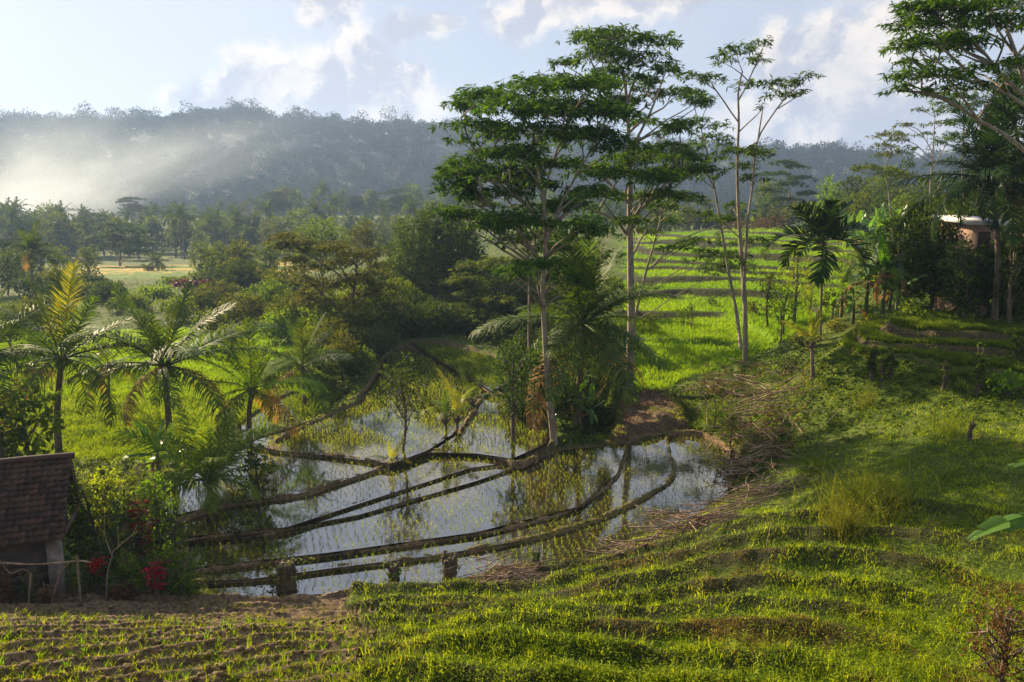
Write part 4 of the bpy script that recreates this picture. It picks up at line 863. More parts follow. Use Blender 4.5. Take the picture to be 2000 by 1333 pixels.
# far left dark trees
for (px, py, tp, w, D, lab) in ((15, 640, 488, 42, 100, 'dark round tree cut by the left edge below the smoke'), (62, 640, 540, 34, 96, 'dark tree next to the tall coconut palm at the left'), (-40, 640, 500, 50, 98, 'dark tree mostly outside the left edge')):
    bush_px(px, py, tp, w, lab, D=D, mat='dark', trunk=.1, leaf=.4, dens=1.2, nl=10)
palm_px(66, 620, 62, 492, 46, 'tall grey coconut palm with drooping fronds under the smoke', D=92, key='far', n=16, dry=2, nuts=0, r0=.2)
palm_px(310, 560, 305, 510, 20, 'small pale coconut palm standing alone in the golden fields', D=150, key='far', n=14, dry=0, nuts=0, r0=.15)
bush_px(290, 560, 520, 14, 'small dark tree beside the lone palm in the golden fields', D=148, mat='dark', trunk=.2, leaf=.4, dens=1.2, nl=6)

# right-hand side
bush_px(1820, 640, 395, 118, 'large dark leafy tree beside the white house', D=46, mat='dark', trunk=.12, leaf=.22, dens=1.5, nl=22)
bush_px(1735, 650, 470, 62, 'dark tree standing behind the group of banana plants', D=48, mat='dark', trunk=.12, leaf=.22, dens=1.5, nl=14)
bush_px(1905, 640, 480, 130, 'low wide tree with overhanging dark branches below the house', D=44, mat='albizia_far', trunk=.25, leaf=.24, dens=1.5, nl=20, flat=.6)
bush_px(1985, 640, 470, 130, 'low dark spreading tree at the right edge below the thatched roof', D=42, mat='albizia_far', trunk=.25, leaf=.24, dens=1.5, nl=20, flat=.6)
bush_px(1960, 470, 310, 80, 'dark leafy tree under the right-hand coconut palm', D=48, mat='dark', trunk=.15, leaf=.24, dens=1.4, nl=14)
bush_px(1900, 600, 476, 40, 'leafy bush hiding the lower wall of the pink house', D=41.5, mat='dark', trunk=.05, leaf=.2, dens=1.5, nl=10, name='bush', cat='bush')
bush_px(1965, 600, 480, 44, 'dark bush right of the coconut palm trunk near the house', D=41, mat='mid', trunk=.05, leaf=.2, dens=1.5, nl=10, name='bush', cat='bush')
bush_px(1868, 660, 462, 42, 'dark bush covering the left corner of the pink house', D=41, mat='dark', trunk=.05, leaf=.2, dens=1.5, nl=12, name='bush', cat='bush')
bush_px(1880, 660, 510, 36, 'leafy bush at the foot of the pink house beside the palm trunk', D=40.2, mat='dark', trunk=.04, leaf=.2, dens=1.5, nl=10, name='bush', cat='bush')
bush_px(1972, 660, 418, 34, 'tall leafy bush screening the right half of the pink house', D=39, mat='dark', trunk=.1, leaf=.2, dens=1.5, nl=16, name='bush', cat='bush')
bush_px(1550, 665, 470, 44, 'airy pale green bamboo-like shrub between the terraces and the areca palm', D=54, mat='lime', trunk=.05, leaf=.16, dens=.55, nl=14, name='airy_shrub', cat='shrub')
bush_px(1500, 670, 520, 32, 'bushy green shrub on the terrace edge behind the thin albizia', D=56, mat='mid', trunk=.1, leaf=.2, dens=.9, nl=9, name='shrub', cat='shrub')
bush_px(1530, 680, 560, 26, 'loose light green shrub at the foot of the terrace beside pale stems', D=52, mat='fresh', trunk=.1, leaf=.18, dens=.8, nl=8, name='shrub', cat='shrub')
bush_px(1580, 600, 520, 26, 'yellow-green shrub left of the areca palm stem', D=60, mat='lime', trunk=.1, leaf=.18, dens=.7, nl=8, name='shrub', cat='shrub')
bush_px(1625, 640, 560, 28, 'dark green shrub behind the areca palm stem', D=52, mat='mid', trunk=.1, leaf=.2, dens=.9, nl=8, name='shrub', cat='shrub')
bush_px(1660, 560, 490, 30, 'bush on the terrace steps behind the tall banana plants', D=64, mat='mid', trunk=.1, leaf=.22, dens=.9, nl=8, name='shrub', cat='shrub')
bush_px(1780, 660, 590, 30, 'sunlit yellowish shrub under the large dark tree', D=41, mat='lime', trunk=.1, leaf=.16, dens=.8, nl=8, name='shrub', cat='shrub')
bush_px(1348, 645, 592, 14, 'little round shrub on a thin stem on the lower rice terrace', mat='mid', trunk=.45, leaf=.12, dens=1.1, nl=6, name='shrub', cat='shrub', D=58)
for i in range(16):
    px = rs.uniform(1262, 1540); D = rs.uniform(56, 135); bush(onD(px, D), rs.uniform(.7, 1.6), rs.uniform(.5, 1.2), 'low shrub growing on the risers of the bright rice terraces', 'low shrubs on the terrace risers', cat='shrub', mat=('mid', 'dark', 'olive')[i % 3], leaf=.2, dens=1.2, nl=6, trunk=.05, name='shrub')
bush_px(1521, 690, 590, 12, 'thin leafy sapling on the lowest rice terrace', mat='fresh', trunk=.2, leaf=.11, dens=.5, nl=8, name='sapling', cat='sapling', D=50)
RB = [(1500,350,30,190,'mid'),(1590,395,28,170,'mid'),(1625,360,30,150,'fresh'),(1660,345,40,140,'dark'),(1700,350,40,120,'mid'),(1640,390,38,130,'mid'),(1680,385,42,118,'mid'),(1730,370,40,110,'dark'),(1760,385,36,104,'mid'),(1790,350,36,100,'mid'),
 (1820,330,40,90,'dark'),(1560,400,30,165,'olive'),(1600,415,26,150,'mid'),(1515,415,30,170,'olive'),(1480,420,26,175,'mid'),(1860,330,40,84,'dark'),(1840,380,40,80,'mid'),(1400,425,24,180,'mid'),(1365,420,26,180,'dark'),(1320,420,30,185,'mid'),(1280,425,26,170,'dark'),
 (1760,300,26,125,'dark'),(1725,320,30,125,'mid'),(1610,340,16,145,'fresh'),(1900,300,44,80,'dark'),(1950,280,50,76,'dark'),(1990,300,50,70,'mid')]
for (px, tp, w, D, mt) in RB:
    edge = 'beyond the top of the terraces' if px < 1600 else 'on the hillside at the right'
    bush_px(px, 450, tp, w * 1.3, '%s tree %s' % (DESC[mt], edge), D=D, mat=mt, trunk=.22, leaf=D * .0038, dens=1.4, nl=9, group='%s trees %s' % (DESC[mt], edge))
bush_px(1440, 430, 432, 34, 'bare brownish thicket on the top terrace, left half', D=150, mat='brown', trunk=.05, leaf=.35, dens=.5, nl=8, name='thicket', cat='thicket')
bush_px(1500, 430, 430, 34, 'bare brownish thicket on the top terrace, right half', D=150, mat='brown', trunk=.05, leaf=.35, dens=.5, nl=8, name='thicket', cat='thicket')

# ------------------------------------------------------------ far trees of the valley: a few kinds, copied
KINDS = []
for k, (mt, cone, fl, tr, lb) in enumerate((('mid', 0, .9, .04, 'rounded'), ('dark', .2, 1.1, .05, 'dark upright'), ('olive', 0, .7, .08, 'low spreading'), ('dark', .6, 1.2, .1, 'pointed'))):
    x = onD(300 + 60 * k, 240 + k)
    o = bush(x, 11, 4.6, 'hazy %s tree in the valley tree line' % lb, 'hazy %s valley trees' % lb, mat=mt, leaf=.8, dens=1.3, nl=11, trunk=tr, cone=cone, flat=fl, name='valley_tree'); KINDS.append(o)
PF = palm(onD(420, 232), (0.3, 0, 10), 4.0, 'hazy coconut palm in the valley tree line', key='far', n=14, dry=0, r0=.2, group='hazy coconut palms in the valley', nuts=0); KINDS.append(PF)
for i in range(175):
    px = rs.uniform(-30, 900); D = rs.uniform(205, 285); k = rs.choice(5, p=[.22, .2, .14, .1, .34]); s = rs.uniform(.6, 1.15) * (1.15 if px < 150 else 1)
    if 620 < px < 900 and rs.rand() < .4: continue
    place(KINDS[k], onD(px, D), rs.rand() * 6, s)
for i in range(75):
    px = rs.uniform(520, 1380); D = rs.uniform(330, 380); k = rs.choice(5, p=[.3, .25, .1, .1, .25]); s = rs.uniform(.7, 1.25)
    place(KINDS[k], onD(px, D), rs.rand() * 6, s)
for i in range(26):
    px = rs.choice([rs.uniform(-20, 200), rs.uniform(390, 570)]); D = rs.uniform(112, 135); k = rs.choice(5, p=[.3, .2, .25, .05, .2]); place(KINDS[k], onD(px, D), rs.rand() * 6, rs.uniform(.35, .62), ('hazy %s tree near the golden fields' % ('rounded', 'dark upright', 'low spreading', 'pointed')[k]) if k < 4 else 'hazy coconut palm near the golden fields', 'trees near the golden fields')
for i in range(22):
    px = rs.uniform(240, 560); D = rs.uniform(335, 375); k = rs.choice(5, p=[.3, .1, .2, .05, .35]); place(KINDS[k], onD(px, D), rs.rand() * 6, rs.uniform(.35, .8))
for i in range(26):
    px = rs.uniform(560, 1350); D = rs.uniform(150, 260); k = rs.choice(5, p=[.3, .3, .15, .05, .2]); place(KINDS[k], onD(px, D), rs.rand() * 6, rs.uniform(.5, .85))
for (px, D, s) in ((262, 350, 1.25), (540, 345, 1.25), (780, 345, 1.3), (690, 350, 1.0), (480, 220, .9), (20, 215, 1.0)):
    place(A12, onD(px, D), rs.rand() * 6, s * .9, 'hazy umbrella-shaped albizia tree standing above the far valley trees', 'hazy umbrella trees')
SC = [(160, 600, 3.4), (185, 640, 2.2), (395, 610, 2.6), (570, 600, 2.2), (360, 640, 1.8), (600, 620, 2.8), (240, 600, 2.3)]
# ------------------------------------------------------------ garden by the hut
def stalkplant(loc, h, w, label, mat, leaf, n, k=9, bark='bark', name='garden_shrub', droop=.3, wr=.28, stems=6, cat='shrub', low=.3, group=None):
    """several upright stems with whorls of leaves"""
    root = thing(name, loc, label, cat, group); tb = MB(); cb = MB()
    for i in range(stems):
        a = rs.rand() * 6.28; q = w * rs.uniform(.2, 1); e = np.array([math.cos(a) * q, math.sin(a) * q, h * rs.uniform(.7, 1)]); C = catmull(np.array([[e[0] * .15, e[1] * .15, -.1], [e[0] * .4, e[1] * .4, e[2] * .55], e]), .2)
        tube(tb, C, np.linspace(.03, .01, len(C)), 5)
        m = max(2, n // stems); f = rs.uniform(low, 1, m) ** .8; idx = (f * (len(C) - 1)).astype(int); P = C[idx] + rs.randn(m, 3) * w * .12
        tufts(cb, P, norm(rs.randn(m, 3) * [1, 1, .3]) * .4, k, leaf, leaf * wr, droop)
    tb.build('stem', M[bark], root, True); cb.build('leaves', M[mat], root); return root
def sp(px, py, tp, wpx, label, mat, leaf, n, D=None, **kw):
    b = hit(px, py) if D is None else onD(px, D); s = b[1] / F; return stalkplant(b, PD(px, tp, b[1])[2] - b[2], wpx * s, label, mat, leaf, n, **kw)
bush_px(225, 1160, 900, 50, 'tall garden bush with yellow-green backlit leaves right of the hut', D=21.5, mat='lime', trunk=.15, leaf=.11, dens=.9, nl=22, name='garden_bush', cat='bush')
bush_px(180, 1165, 930, 45, 'leafy green garden bush touching the hut gable', D=21.2, mat='mid', trunk=.12, leaf=.13, dens=1.3, nl=16, name='garden_bush', cat='bush')
bush_px(318, 1160, 905, 42, 'upright garden bush with small bright leaves above the red plants', D=21.8, mat='fresh', trunk=.12, leaf=.10, dens=1.2, nl=20, name='garden_bush', cat='bush')
bush_px(345, 1165, 985, 36, 'dark green garden bush at the corner of the flooded paddy', D=21.6, mat='dark', trunk=.1, leaf=.12, dens=1.0, nl=10, name='garden_bush', cat='bush')
bush_px(260, 1170, 965, 62, 'dark leafy shrub in the middle of the garden clump', D=20.8, mat='dark', trunk=.1, leaf=.12, dens=.9, nl=11, name='garden_bush', cat='bush')
bush_px(310, 1178, 1075, 40, 'low dark green shrub in front of the red-leaved plants', D=20.2, mat='mid', trunk=.05, leaf=.11, dens=1.0, nl=9, name='garden_bush', cat='bush')
bush_px(285, 1165, 960, 30, 'tall croton with dark maroon and coppery leaves', D=20.9, mat='maroon', trunk=.3, leaf=.15, dens=.8, nl=9, name='croton', cat='shrub')
sp(308, 1180, 1072, 16, 'cordyline with a burst of brilliant red leaves in the garden', 'red', .24, 16, D=19.6, stems=3, wr=.20, low=.6, name='cordyline', cat='plant')
sp(196, 1180, 1068, 16, 'smaller dark red cordyline beside the concrete post', 'red', .22, 12, D=19.6, stems=2, wr=.22, low=.8, name='cordyline', cat='plant')
sp(358, 1185, 1072, 30, 'clump of long arching grass leaves at the water corner', 'fresh', .55, 40, D=20.3, stems=9, wr=.06, low=.1, droop=.1, k=8, name='grass_clump', cat='grass clump')
sp(180, 1180, 1030, 40, 'frangipani-like plant with long pale leaf whorls beside the hut wall', 'mid', .26, 26, D=20.4, stems=5, wr=.2, low=.6, name='garden_shrub')
sp(232, 1185, 1090, 30, 'broad-leaved plant low down behind the forked branch', 'dark', .24, 22, D=20.0, stems=5, name='garden_shrub')
sp(150, 1185, 1100, 30, 'ferny green plant leaning on the fence rail', 'mid', .2, 24, D=19.2, stems=5, wr=.15, name='garden_shrub')
sp(60, 1190, 1110, 26, 'ferny weed in front of the hut wall near the fence', 'mid', .2, 24, D=18.6, stems=5, wr=.15, name='garden_shrub')
sp(15, 1195, 1095, 26, 'withered leafy weed at the left end of the fence', 'brown', .22, 26, D=18.4, stems=5, wr=.2, name='garden_shrub')
sp(95, 1190, 1140, 24, 'brown dry weed heap below the fence rail', 'brown', .22, 26, D=18.5, stems=6, wr=.2, name='dry_weed', cat='weed')
sp(245, 1190, 1130, 30, 'dry brown leaf heap under the garden shrubs', 'brown', .2, 30, D=19.4, stems=7, wr=.3, name='dry_weed', cat='weed')
for (px, py, tp, w, D, mt, lb) in ((205,1185,1040,34,19.9,'dark','dark leafy undergrowth left of the forked branch'),(250,1185,1080,40,19.7,'mid','green leafy undergrowth behind the forked branch'),(335,1180,1060,34,20.4,'mid','green undergrowth between red cordyline and grass clump'),(165,1180,1000,36,21.0,'mid','slim green bush right behind the concrete post'),(370,1175,1095,22,20.8,'dark','small dark bush overhanging the paddy corner'),(290,1170,900,46,22.4,'mid','tall green bush at the back of the garden'),(215,1170,880,44,22.6,'dark','tall dark bush at the back of the garden near the gable')):
    bush_px(px, py, tp, w, lb, D=D, mat=mt, trunk=.04, leaf=.11, dens=1.2, nl=13, name='garden_bush', cat='bush')
# pale forked branch
rt = thing('forked_branch', onD(208, 19.3), 'pale bare forked branch standing in front of the garden shrubs', 'branch'); q = MB(); bb = np.array(rt.location)
for pl, r0 in ((((208,1170),(210,1120),(222,1075)), .022), (((218,1085),(206,1050),(204,1020),(206,990)), .012), (((220,1078),(240,1060),(258,1045),(268,1025)), .011), (((232,1066),(230,1030)), .01)):
    P = catmull(np.array([PD(a, c, 19.3) - bb for a, c in pl]), .1); tube(q, P, np.linspace(r0, r0 * .5, len(P)), 6)
q.build('branch', M['bark_pale'], rt, True)
# ------------------------------------------------------------ hut
def tilemat(name, a, b):
    m, t, p = mat_new(name); g = nd(t, 'ShaderNodeTexCoord'); n = nd(t, 'ShaderNodeTexNoise', inp={'Scale': 3.0, 'Detail': 7.0, 'Roughness': .7}); t.links.new(g.outputs['Object'], n.inputs['Vector'])
    br = nd(t, 'ShaderNodeAttribute', attribute_name='rnd'); f = mth(t, 'MULTIPLY_ADD', br.outputs['Fac'], .5, mth(t, 'MULTIPLY', n.outputs[0], .6))
    t.links.new(mixc(t, sstep(t, f, .3, .8), a, b), p.inputs['Base Color']); p.inputs['Roughness'].default_value = .85; return m
M['tile'] = tilemat('clay_tile', (.022, .013, .009), (.075, .037, .025)); M['tile_far'] = tilemat('dark_red_tile', (.10, .04, .035), (.20, .08, .06))
def wallmat(name, a, b, scale=3.0):
    m, t, p = mat_new(name); g = nd(t, 'ShaderNodeTexCoord'); n = nd(t, 'ShaderNodeTexNoise', inp={'Scale': scale, 'Detail': 8.0, 'Roughness': .7}); t.links.new(g.outputs['Object'], n.inputs['Vector'])
    t.links.new(mixc(t, sstep(t, n.outputs[0], .3, .7), a, b), p.inputs['Base Color']); p.inputs['Roughness'].default_value = .9
    bm = nd(t, 'ShaderNodeBump', inp={'Strength': .4, 'Distance': .02}); t.links.new(n.outputs[0], bm.inputs['Height']); t.links.new(bm.outputs[0], p.inputs['Normal']); return m
M['block'] = wallmat('grey_block', (.05, .04, .032), (.12, .095, .075)); M['conc'] = wallmat('stained_concrete', (.12, .10, .09), (.30, .27, .24)); M['wood'] = wallmat('dark_timber', (.06, .04, .025), (.13, .09, .06), 8)
M['pink'] = wallmat('pink_plaster', (.38, .24, .17), (.55, .36, .26)); M['white'] = wallmat('white_sheet', (.72, .70, .68), (.82, .80, .78)); M['thatch'] = wallmat('grey_thatch', (.08, .055, .035), (.20, .15, .10), 14)
def slope_tiles(mb, o, u, v, nu, nv, rise=.035):
    """tiles on the parallelogram o + a*u + b*v; v runs down the slope"""
    o, u, v = (np.asarray(q, float) for q in (o, u, v)); nr = norm(np.cross(v, u)); nr = nr * np.sign(nr[2])
    for j in range(nv):
        for i in range(nu):
            s = 6; a = np.linspace(0, 1, s + 1); hgt = rise * np.sin(a * 2 * math.pi) * .9
            jit = rs.randn() * .006; V = []
            for e, (f, up) in enumerate(((0.0, .0), (1.10, .045))):
                base = o + v * ((j + f) / nv) + nr * (up + jit + (.012 if e else 0)); V.append(base + u * ((i + a) / nu)[:, None] + nr * hgt[:, None])
            V.append(V[1] - nr * .03); q = s + 1; k = np.arange(s)
            Q = np.vstack([np.stack([k, k + 1, k + q + 1, k + q], 1), np.stack([k + q, k + q + 1, k + 2 * q + 1, k + 2 * q], 1)])
            mb.add(np.vstack(V), Q, None, np.full(3 * q, rs.rand()))
def quadbox(mb, pts8):
    mb.add(np.array(pts8), np.array([[0,1,2,3],[7,6,5,4],[0,4,5,1],[1,5,6,2],[2,6,7,3],[3,7,4,0]]))
def beam(mb, a, b, w, h):
    a = np.asarray(a, float); b = np.asarray(b, float); d = norm(b - a); s = norm(np.cross(d, [0, 0, 1.]) if abs(d[2]) < .9 else np.array([1., 0, 0])) * w / 2; u = norm(np.cross(s, d)) * h / 2
    quadbox(mb, [a - s - u, a + s - u, a + s + u, a - s + u, b - s - u, b + s - u, b + s + u, b - s + u])
Rg = PD(139, 893, 20.5); Ef = PD(125, 1052, 19.0); Eb = PD(160, 985, 22.0); Ax = norm(np.array([-3.0, -1.05, 0])) * 5.2
hb = np.array([Rg[0], Rg[1], Hs(Rg[0] - 1, Rg[1] - .5)]); hut = thing('tiled_hut', hb, 'small block-walled hut with a steep weathered clay tile roof at the left edge', 'hut')
q = MB(); slope_tiles(q, Rg - hb, Ax, Ef - Rg, 30, 14); slope_tiles(q, Rg - hb, Ax, Eb - Rg, 30, 12); rf = q.build('roof', M['tile'], hut)
q = MB(); tube(q, np.array([Rg - hb + [.03, 0, .05] + Ax * f for f in np.linspace(-.01, 1, 24)]), .09, 8, jit=.12); q.build('ridge_cap', M['tile'], rf)
q = MB(); up = np.array([0, 0, -.09])
for E in (Ef, Eb):
    d = E - Rg
    for f in np.linspace(.01, .99, 9): beam(q, Rg - hb + Ax * f + up, E - hb + Ax * f + up - d * .02, .05, .08)
beam(q, Ef - hb - [0, 0, .1] + (Rg - Ef) * .2, Ef - hb - [0, 0, .1] + (Rg - Ef) * .2 + Ax, .07, .09); beam(q, Eb - hb - [0, 0, .15] + (Rg - Eb) * .15, Ef - hb - [0, 0, .15] + (Rg - Ef) * .15, .07, .1)
q.build('rafters', M['wood'], hut)
an = norm(Ax); cr = norm(np.array([Eb[0] - Ef[0], Eb[1] - Ef[1], 0])); gz = hb[2] - .6
c0 = (Ef + Rg) / 2 * np.array([1, 1, 0]) + an * .55; c0 = Ef * [1, 1, 0] + cr * .55 + an * .5; c1 = Eb * [1, 1, 0] - cr * .45 + an * .5; zt = Ef[2] + .30
def zroof(c):
    f = np.dot(c - Ef * [1, 1, 0], cr) / np.dot((Rg - Ef) * [1, 1, 0], cr); return Ef[2] + (Rg[2] - Ef[2]) * f - .16
q = MB(); L5 = an * 4.2
for A, B in ((c0, c0 + L5), (c1, c1 + L5)):
    zz = zt; s = cr * .12 * (1 if A is c0 else -1)
    quadbox(q, [np.r_[A[:2], gz] - hb, np.r_[B[:2], gz] - hb, np.r_[B[:2], zz] - hb, np.r_[A[:2], zz] - hb, np.r_[(A + s)[:2], gz] - hb, np.r_[(B + s)[:2], gz] - hb, np.r_[(B + s)[:2], zz] - hb, np.r_[(A + s)[:2], zz] - hb])
gm = Rg * [1, 1, 0] + an * .5
for off in (0, .12):
    o_ = an * off; pass
g5 = [np.r_[(c0 + cr * .12)[:2], gz], np.r_[(c1 - cr * .12)[:2], gz], np.r_[(c1 - cr * .12)[:2], zt], np.r_[gm[:2], Rg[2] - .22], np.r_[(c0 + cr * .12)[:2], zt]]
g5 = np.array(g5) - hb; g5b = g5 + an * .12
q.add(np.vstack([g5, g5b]), np.array([[0, 1, 6, 5], [1, 2, 7, 6], [2, 3, 8, 7], [3, 4, 9, 8], [0, 4, 9, 5], [0, 1, 2, 4], [5, 6, 7, 9]]), np.array([[2, 3, 4], [7, 8, 9]]))
q.build('wall', M['block'], hut)
q = MB()
for k in range(7):
    z = gz + .25 + k * .22 - hb[2]
    for j in range(11):
        A = c0 - cr * .012 + an * (.02 + j * .38 + (.19 if k % 2 else 0)) - hb; A[2] = z
        if j * .38 + .6 < 4.2: beam(q, A + an * .012, A + an * .368, .02, .20)
q.build('block_course', M['block'], hut)
q = MB()
pc = PD(110, 1100, 19.25)
quadbox(q, [np.array(pc * [1, 1, 0] + np.array([x, y, z])) - hb for z in (gz, zt + .02) for x, y in ((-.17, -.1), (.17, -.03), (.14, .12), (-.2, .05))]); q.build('post', M['conc'], hut)
# fence rail
rt = thing('branch_fence', onD(60, 18.4), 'rough branch rail fence in front of the hut', 'fence'); bb = np.array(rt.location)
for pl, r0, nm in ((((-60,1103),(0,1100),(60,1103),(110,1100),(160,1096),(178,1100)), .03, 'rail'), (((0,1095),(20,1120),(45,1112),(60,1122)), .015, 'rail'), (((60,1120),(55,1190)), .03, 'stake'), (((150,1085),(158,1180)), .03, 'stake'), (((100,1180),(118,1120),(140,1095)), .02, 'stake'), (((-20,1090),(-18,1195)), .03, 'stake')):
    q = MB(); P = catmull(np.array([PD(a, c, 18.4) - bb for a, c in pl]), .1); tube(q, P, np.linspace(r0, r0 * .7, len(P)), 6, jit=.2); q.build(nm, M['stick'], rt, True)
# ------------------------------------------------------------ houses
b = onD(905, 84); hs = thing('pavilion', b, 'dark red tiled pyramid roof showing between the central trees', 'house'); A = np.array([0, 0, PD(905, 478, 84)[2] - b[2]]); ez = PD(905, 505, 84)[2] - b[2]; q = MB()
for k in range(4):
    a0, a1 = math.pi / 4 + k * math.pi / 2, math.pi / 4 + (k + 1) * math.pi / 2; r = 2.6; P0 = np.array([math.cos(a0) * r, math.sin(a0) * r, ez]); P1 = np.array([math.cos(a1) * r, math.sin(a1) * r, ez])
    n = 9; t = np.linspace(0, 1, n)
    for j in range(n - 1):
        f0, f1 = t[j], t[j + 1] * 1.0; off = np.array([0, 0, .05]); X = [A + (P0 - A) * f0, A + (P1 - A) * f0, A + (P1 - A) * f1 + off, A + (P0 - A) * f1 + off]; X2 = [X[3], X[2], X[2] - 2 * off, X[3] - 2 * off]; q.add(np.array(X + X2), np.array([[0, 1, 2, 3], [4, 5, 6, 7]]), None, np.full(8, rs.rand()))
q.build('roof', M['tile_far'], hs); q = MB(); quadbox(q, [(x, y, z) for z in (-.5, ez) for x, y in ((-1.5, -1.5), (1.5, -1.5), (1.5, 1.5), (-1.5, 1.5))]); q.build('wall', M['block'], hs)
b = onD(1910, 42.5); hw = thing('plastered_house', b, 'pink plastered house with a white sheet roof half hidden by the palms', 'house'); s = 42.5 / F
def bp(px, py, dy=0): return PD(px, py, 42.5 + dy) - b
z0 = -.5; ztop = bp(1900, 438)[2]; x0, x1 = bp(1900, 440)[0], bp(1945, 440)[0]
q = MB(); quadbox(q, [(x, y, z) for z in (z0, ztop) for x, y in ((x0, 0), (x1, 0), (x1, 3.2), (x0, 3.2))]); q.build('wall', M['pink'], hw)
q = MB(); quadbox(q, [(x, y, z + (y * .06)) for z in (ztop, ztop + .22) for x, y in ((x0 - .5, -.6), (x1 + .3, -.6), (x1 + .3, 3.4), (x0 - .5, 3.4))]); q.build('roof', M['white'], hw)
q = MB(); quadbox(q, [(x, y, z) for z in (ztop - 1.3, ztop - .4) for x, y in ((x0 + .35, -.05), (x0 + .95, -.05), (x0 + .95, .02), (x0 + .35, .02))]); w_ = q.build('window', M['wood'], hw)
b = onD(1998, 50); th_ = thing('thatched_shelter', b, 'open shelter with a grey thatched roof at the right edge', 'shelter'); q = MB(); az = PD(1998, 440, 50)[2] - b[2]; ez = PD(1998, 462, 50)[2] - b[2]
n = 14; an_ = np.linspace(0, 2 * math.pi, n, endpoint=False); rr = 1.45 * (1 + .04 * rs.randn(n)); V = [[0, 0, az]] + [[math.cos(a) * .7 * r, math.sin(a) * .7 * r, (az + ez) / 2 + .08] for a, r in zip(an_, rr)] + [[math.cos(a) * r, math.sin(a) * r, ez] for a, r in zip(an_, rr)] + [[math.cos(a) * r * .95, math.sin(a) * r * .95, ez - .14] for a, r in zip(an_, rr)]
T3 = [[0, 1 + i, 1 + (i + 1) % n] for i in range(n)]; Q4 = [[1 + k * n + i, 1 + (k + 1) * n + i, 1 + (k + 1) * n + (i + 1) % n, 1 + k * n + (i + 1) % n] for k in (0, 1) for i in range(n)]
q.add(V, Q4, T3); q.build('roof', M['thatch'], th_)
for sx in (-.9, .9):
    for sy in (-.9, .9): q = MB(); tube(q, [[sx, sy, -.3], [sx, sy, ez * .5], [sx, sy, ez + .1]], .08, 8); q.build('post', M['white'], th_, True)

# ------------------------------------------------------------ stumps, sticks, brush
def stump(px, py, tp, w, label, D=None, sticks=5, leafy=0, mat='mid', name='cut_stump'):
    b = hit(px, py) if D is None else onD(px, D); s = b[1] / F; h = PD(px, tp, b[1])[2] - b[2]; w = w * s
    root = thing(name, b, label, 'stump'); q = MB()
    C = catmull(np.array([[0, 0, -.15], [rs.randn() * .03, 0, h * .5], [rs.randn() * .05, 0, h * .78]]), .06); tube(q, C, w * np.linspace(.75, .6, len(C)) * (1 + .2 * rs.rand(len(C))), 10, jit=.35)
    for i in range(sticks):
        a = i * 6.28 / sticks + rs.rand(); p = np.array([math.cos(a) * w * .5, math.sin(a) * w * .5, h * rs.uniform(.45, .7)]); e = p * [1.5, 1.5, 1] + [0, 0, h * rs.uniform(.25, .42)]; tube(q, [p, (p + e) / 2, e], [w * .22, w * .18, w * .15], 6)
    q.build('trunk', M['stump'], root)
    if leafy:
        cb = MB(); P = rs.randn(leafy, 3) * [w * .8, w * .8, h * .22] + [0, 0, h * .62]; tufts(cb, P, rs.randn(leafy, 3) * .3, 6, .14 * max(1, b[1] / 20), .06 * max(1, b[1] / 20), .2); cb.build('leaves', M[mat], root)
    return root
stump(560, 1160, 1088, 26, 'mossy pollarded stump with orange-green shoots standing at the water edge', leafy=60, mat='olive', D=21.7)
stump(878, 1135, 1080, 20, 'thick dark stump with cut top beside the stick pile', leafy=14, sticks=7, D=22.3)
stump(768, 1140, 1098, 16, 'split stump with three upright prongs at the water edge', leafy=16, sticks=4, D=22.3)
stump(1048, 1112, 1070, 12, 'low dark stump at the edge of the seedlings', leafy=10, D=23)
stump(1266, 1062, 1030, 9, 'small mossy stump above the long stick pile', leafy=8, D=25.5)
stump(1425, 990, 945, 6, 'thin post stump at the right corner of the flooded paddy', leafy=4, sticks=2, D=28)
stump(1895, 850, 818, 6, 'small reddish tree stump alone on the grassy slope', sticks=2, D=25.5)
for px, py, tp, w, lf, lb, D_ in ((1702, 760, 682, 6, 40, 'leafy', 33.9), (1738, 762, 685, 6, 34, 'twin-stemmed', 33.3), (1843, 775, 700, 6, 8, 'nearly bare', 31.4), (1907, 780, 678, 6, 44, 'tall leafy', 30.6), (1722, 745, 702, 5, 8, 'short pale', 33.4)):
    stump(px, py, tp, w, '%s pollarded trunk on the dark bank under the seedling terraces' % lb, leafy=lf, mat='mid', sticks=5, D=D_, name='pollarded_tree')
stump(1350, 650, 600, 7, 'pollarded shrub stump on the bright terrace', leafy=20, D=56) if 0 else None
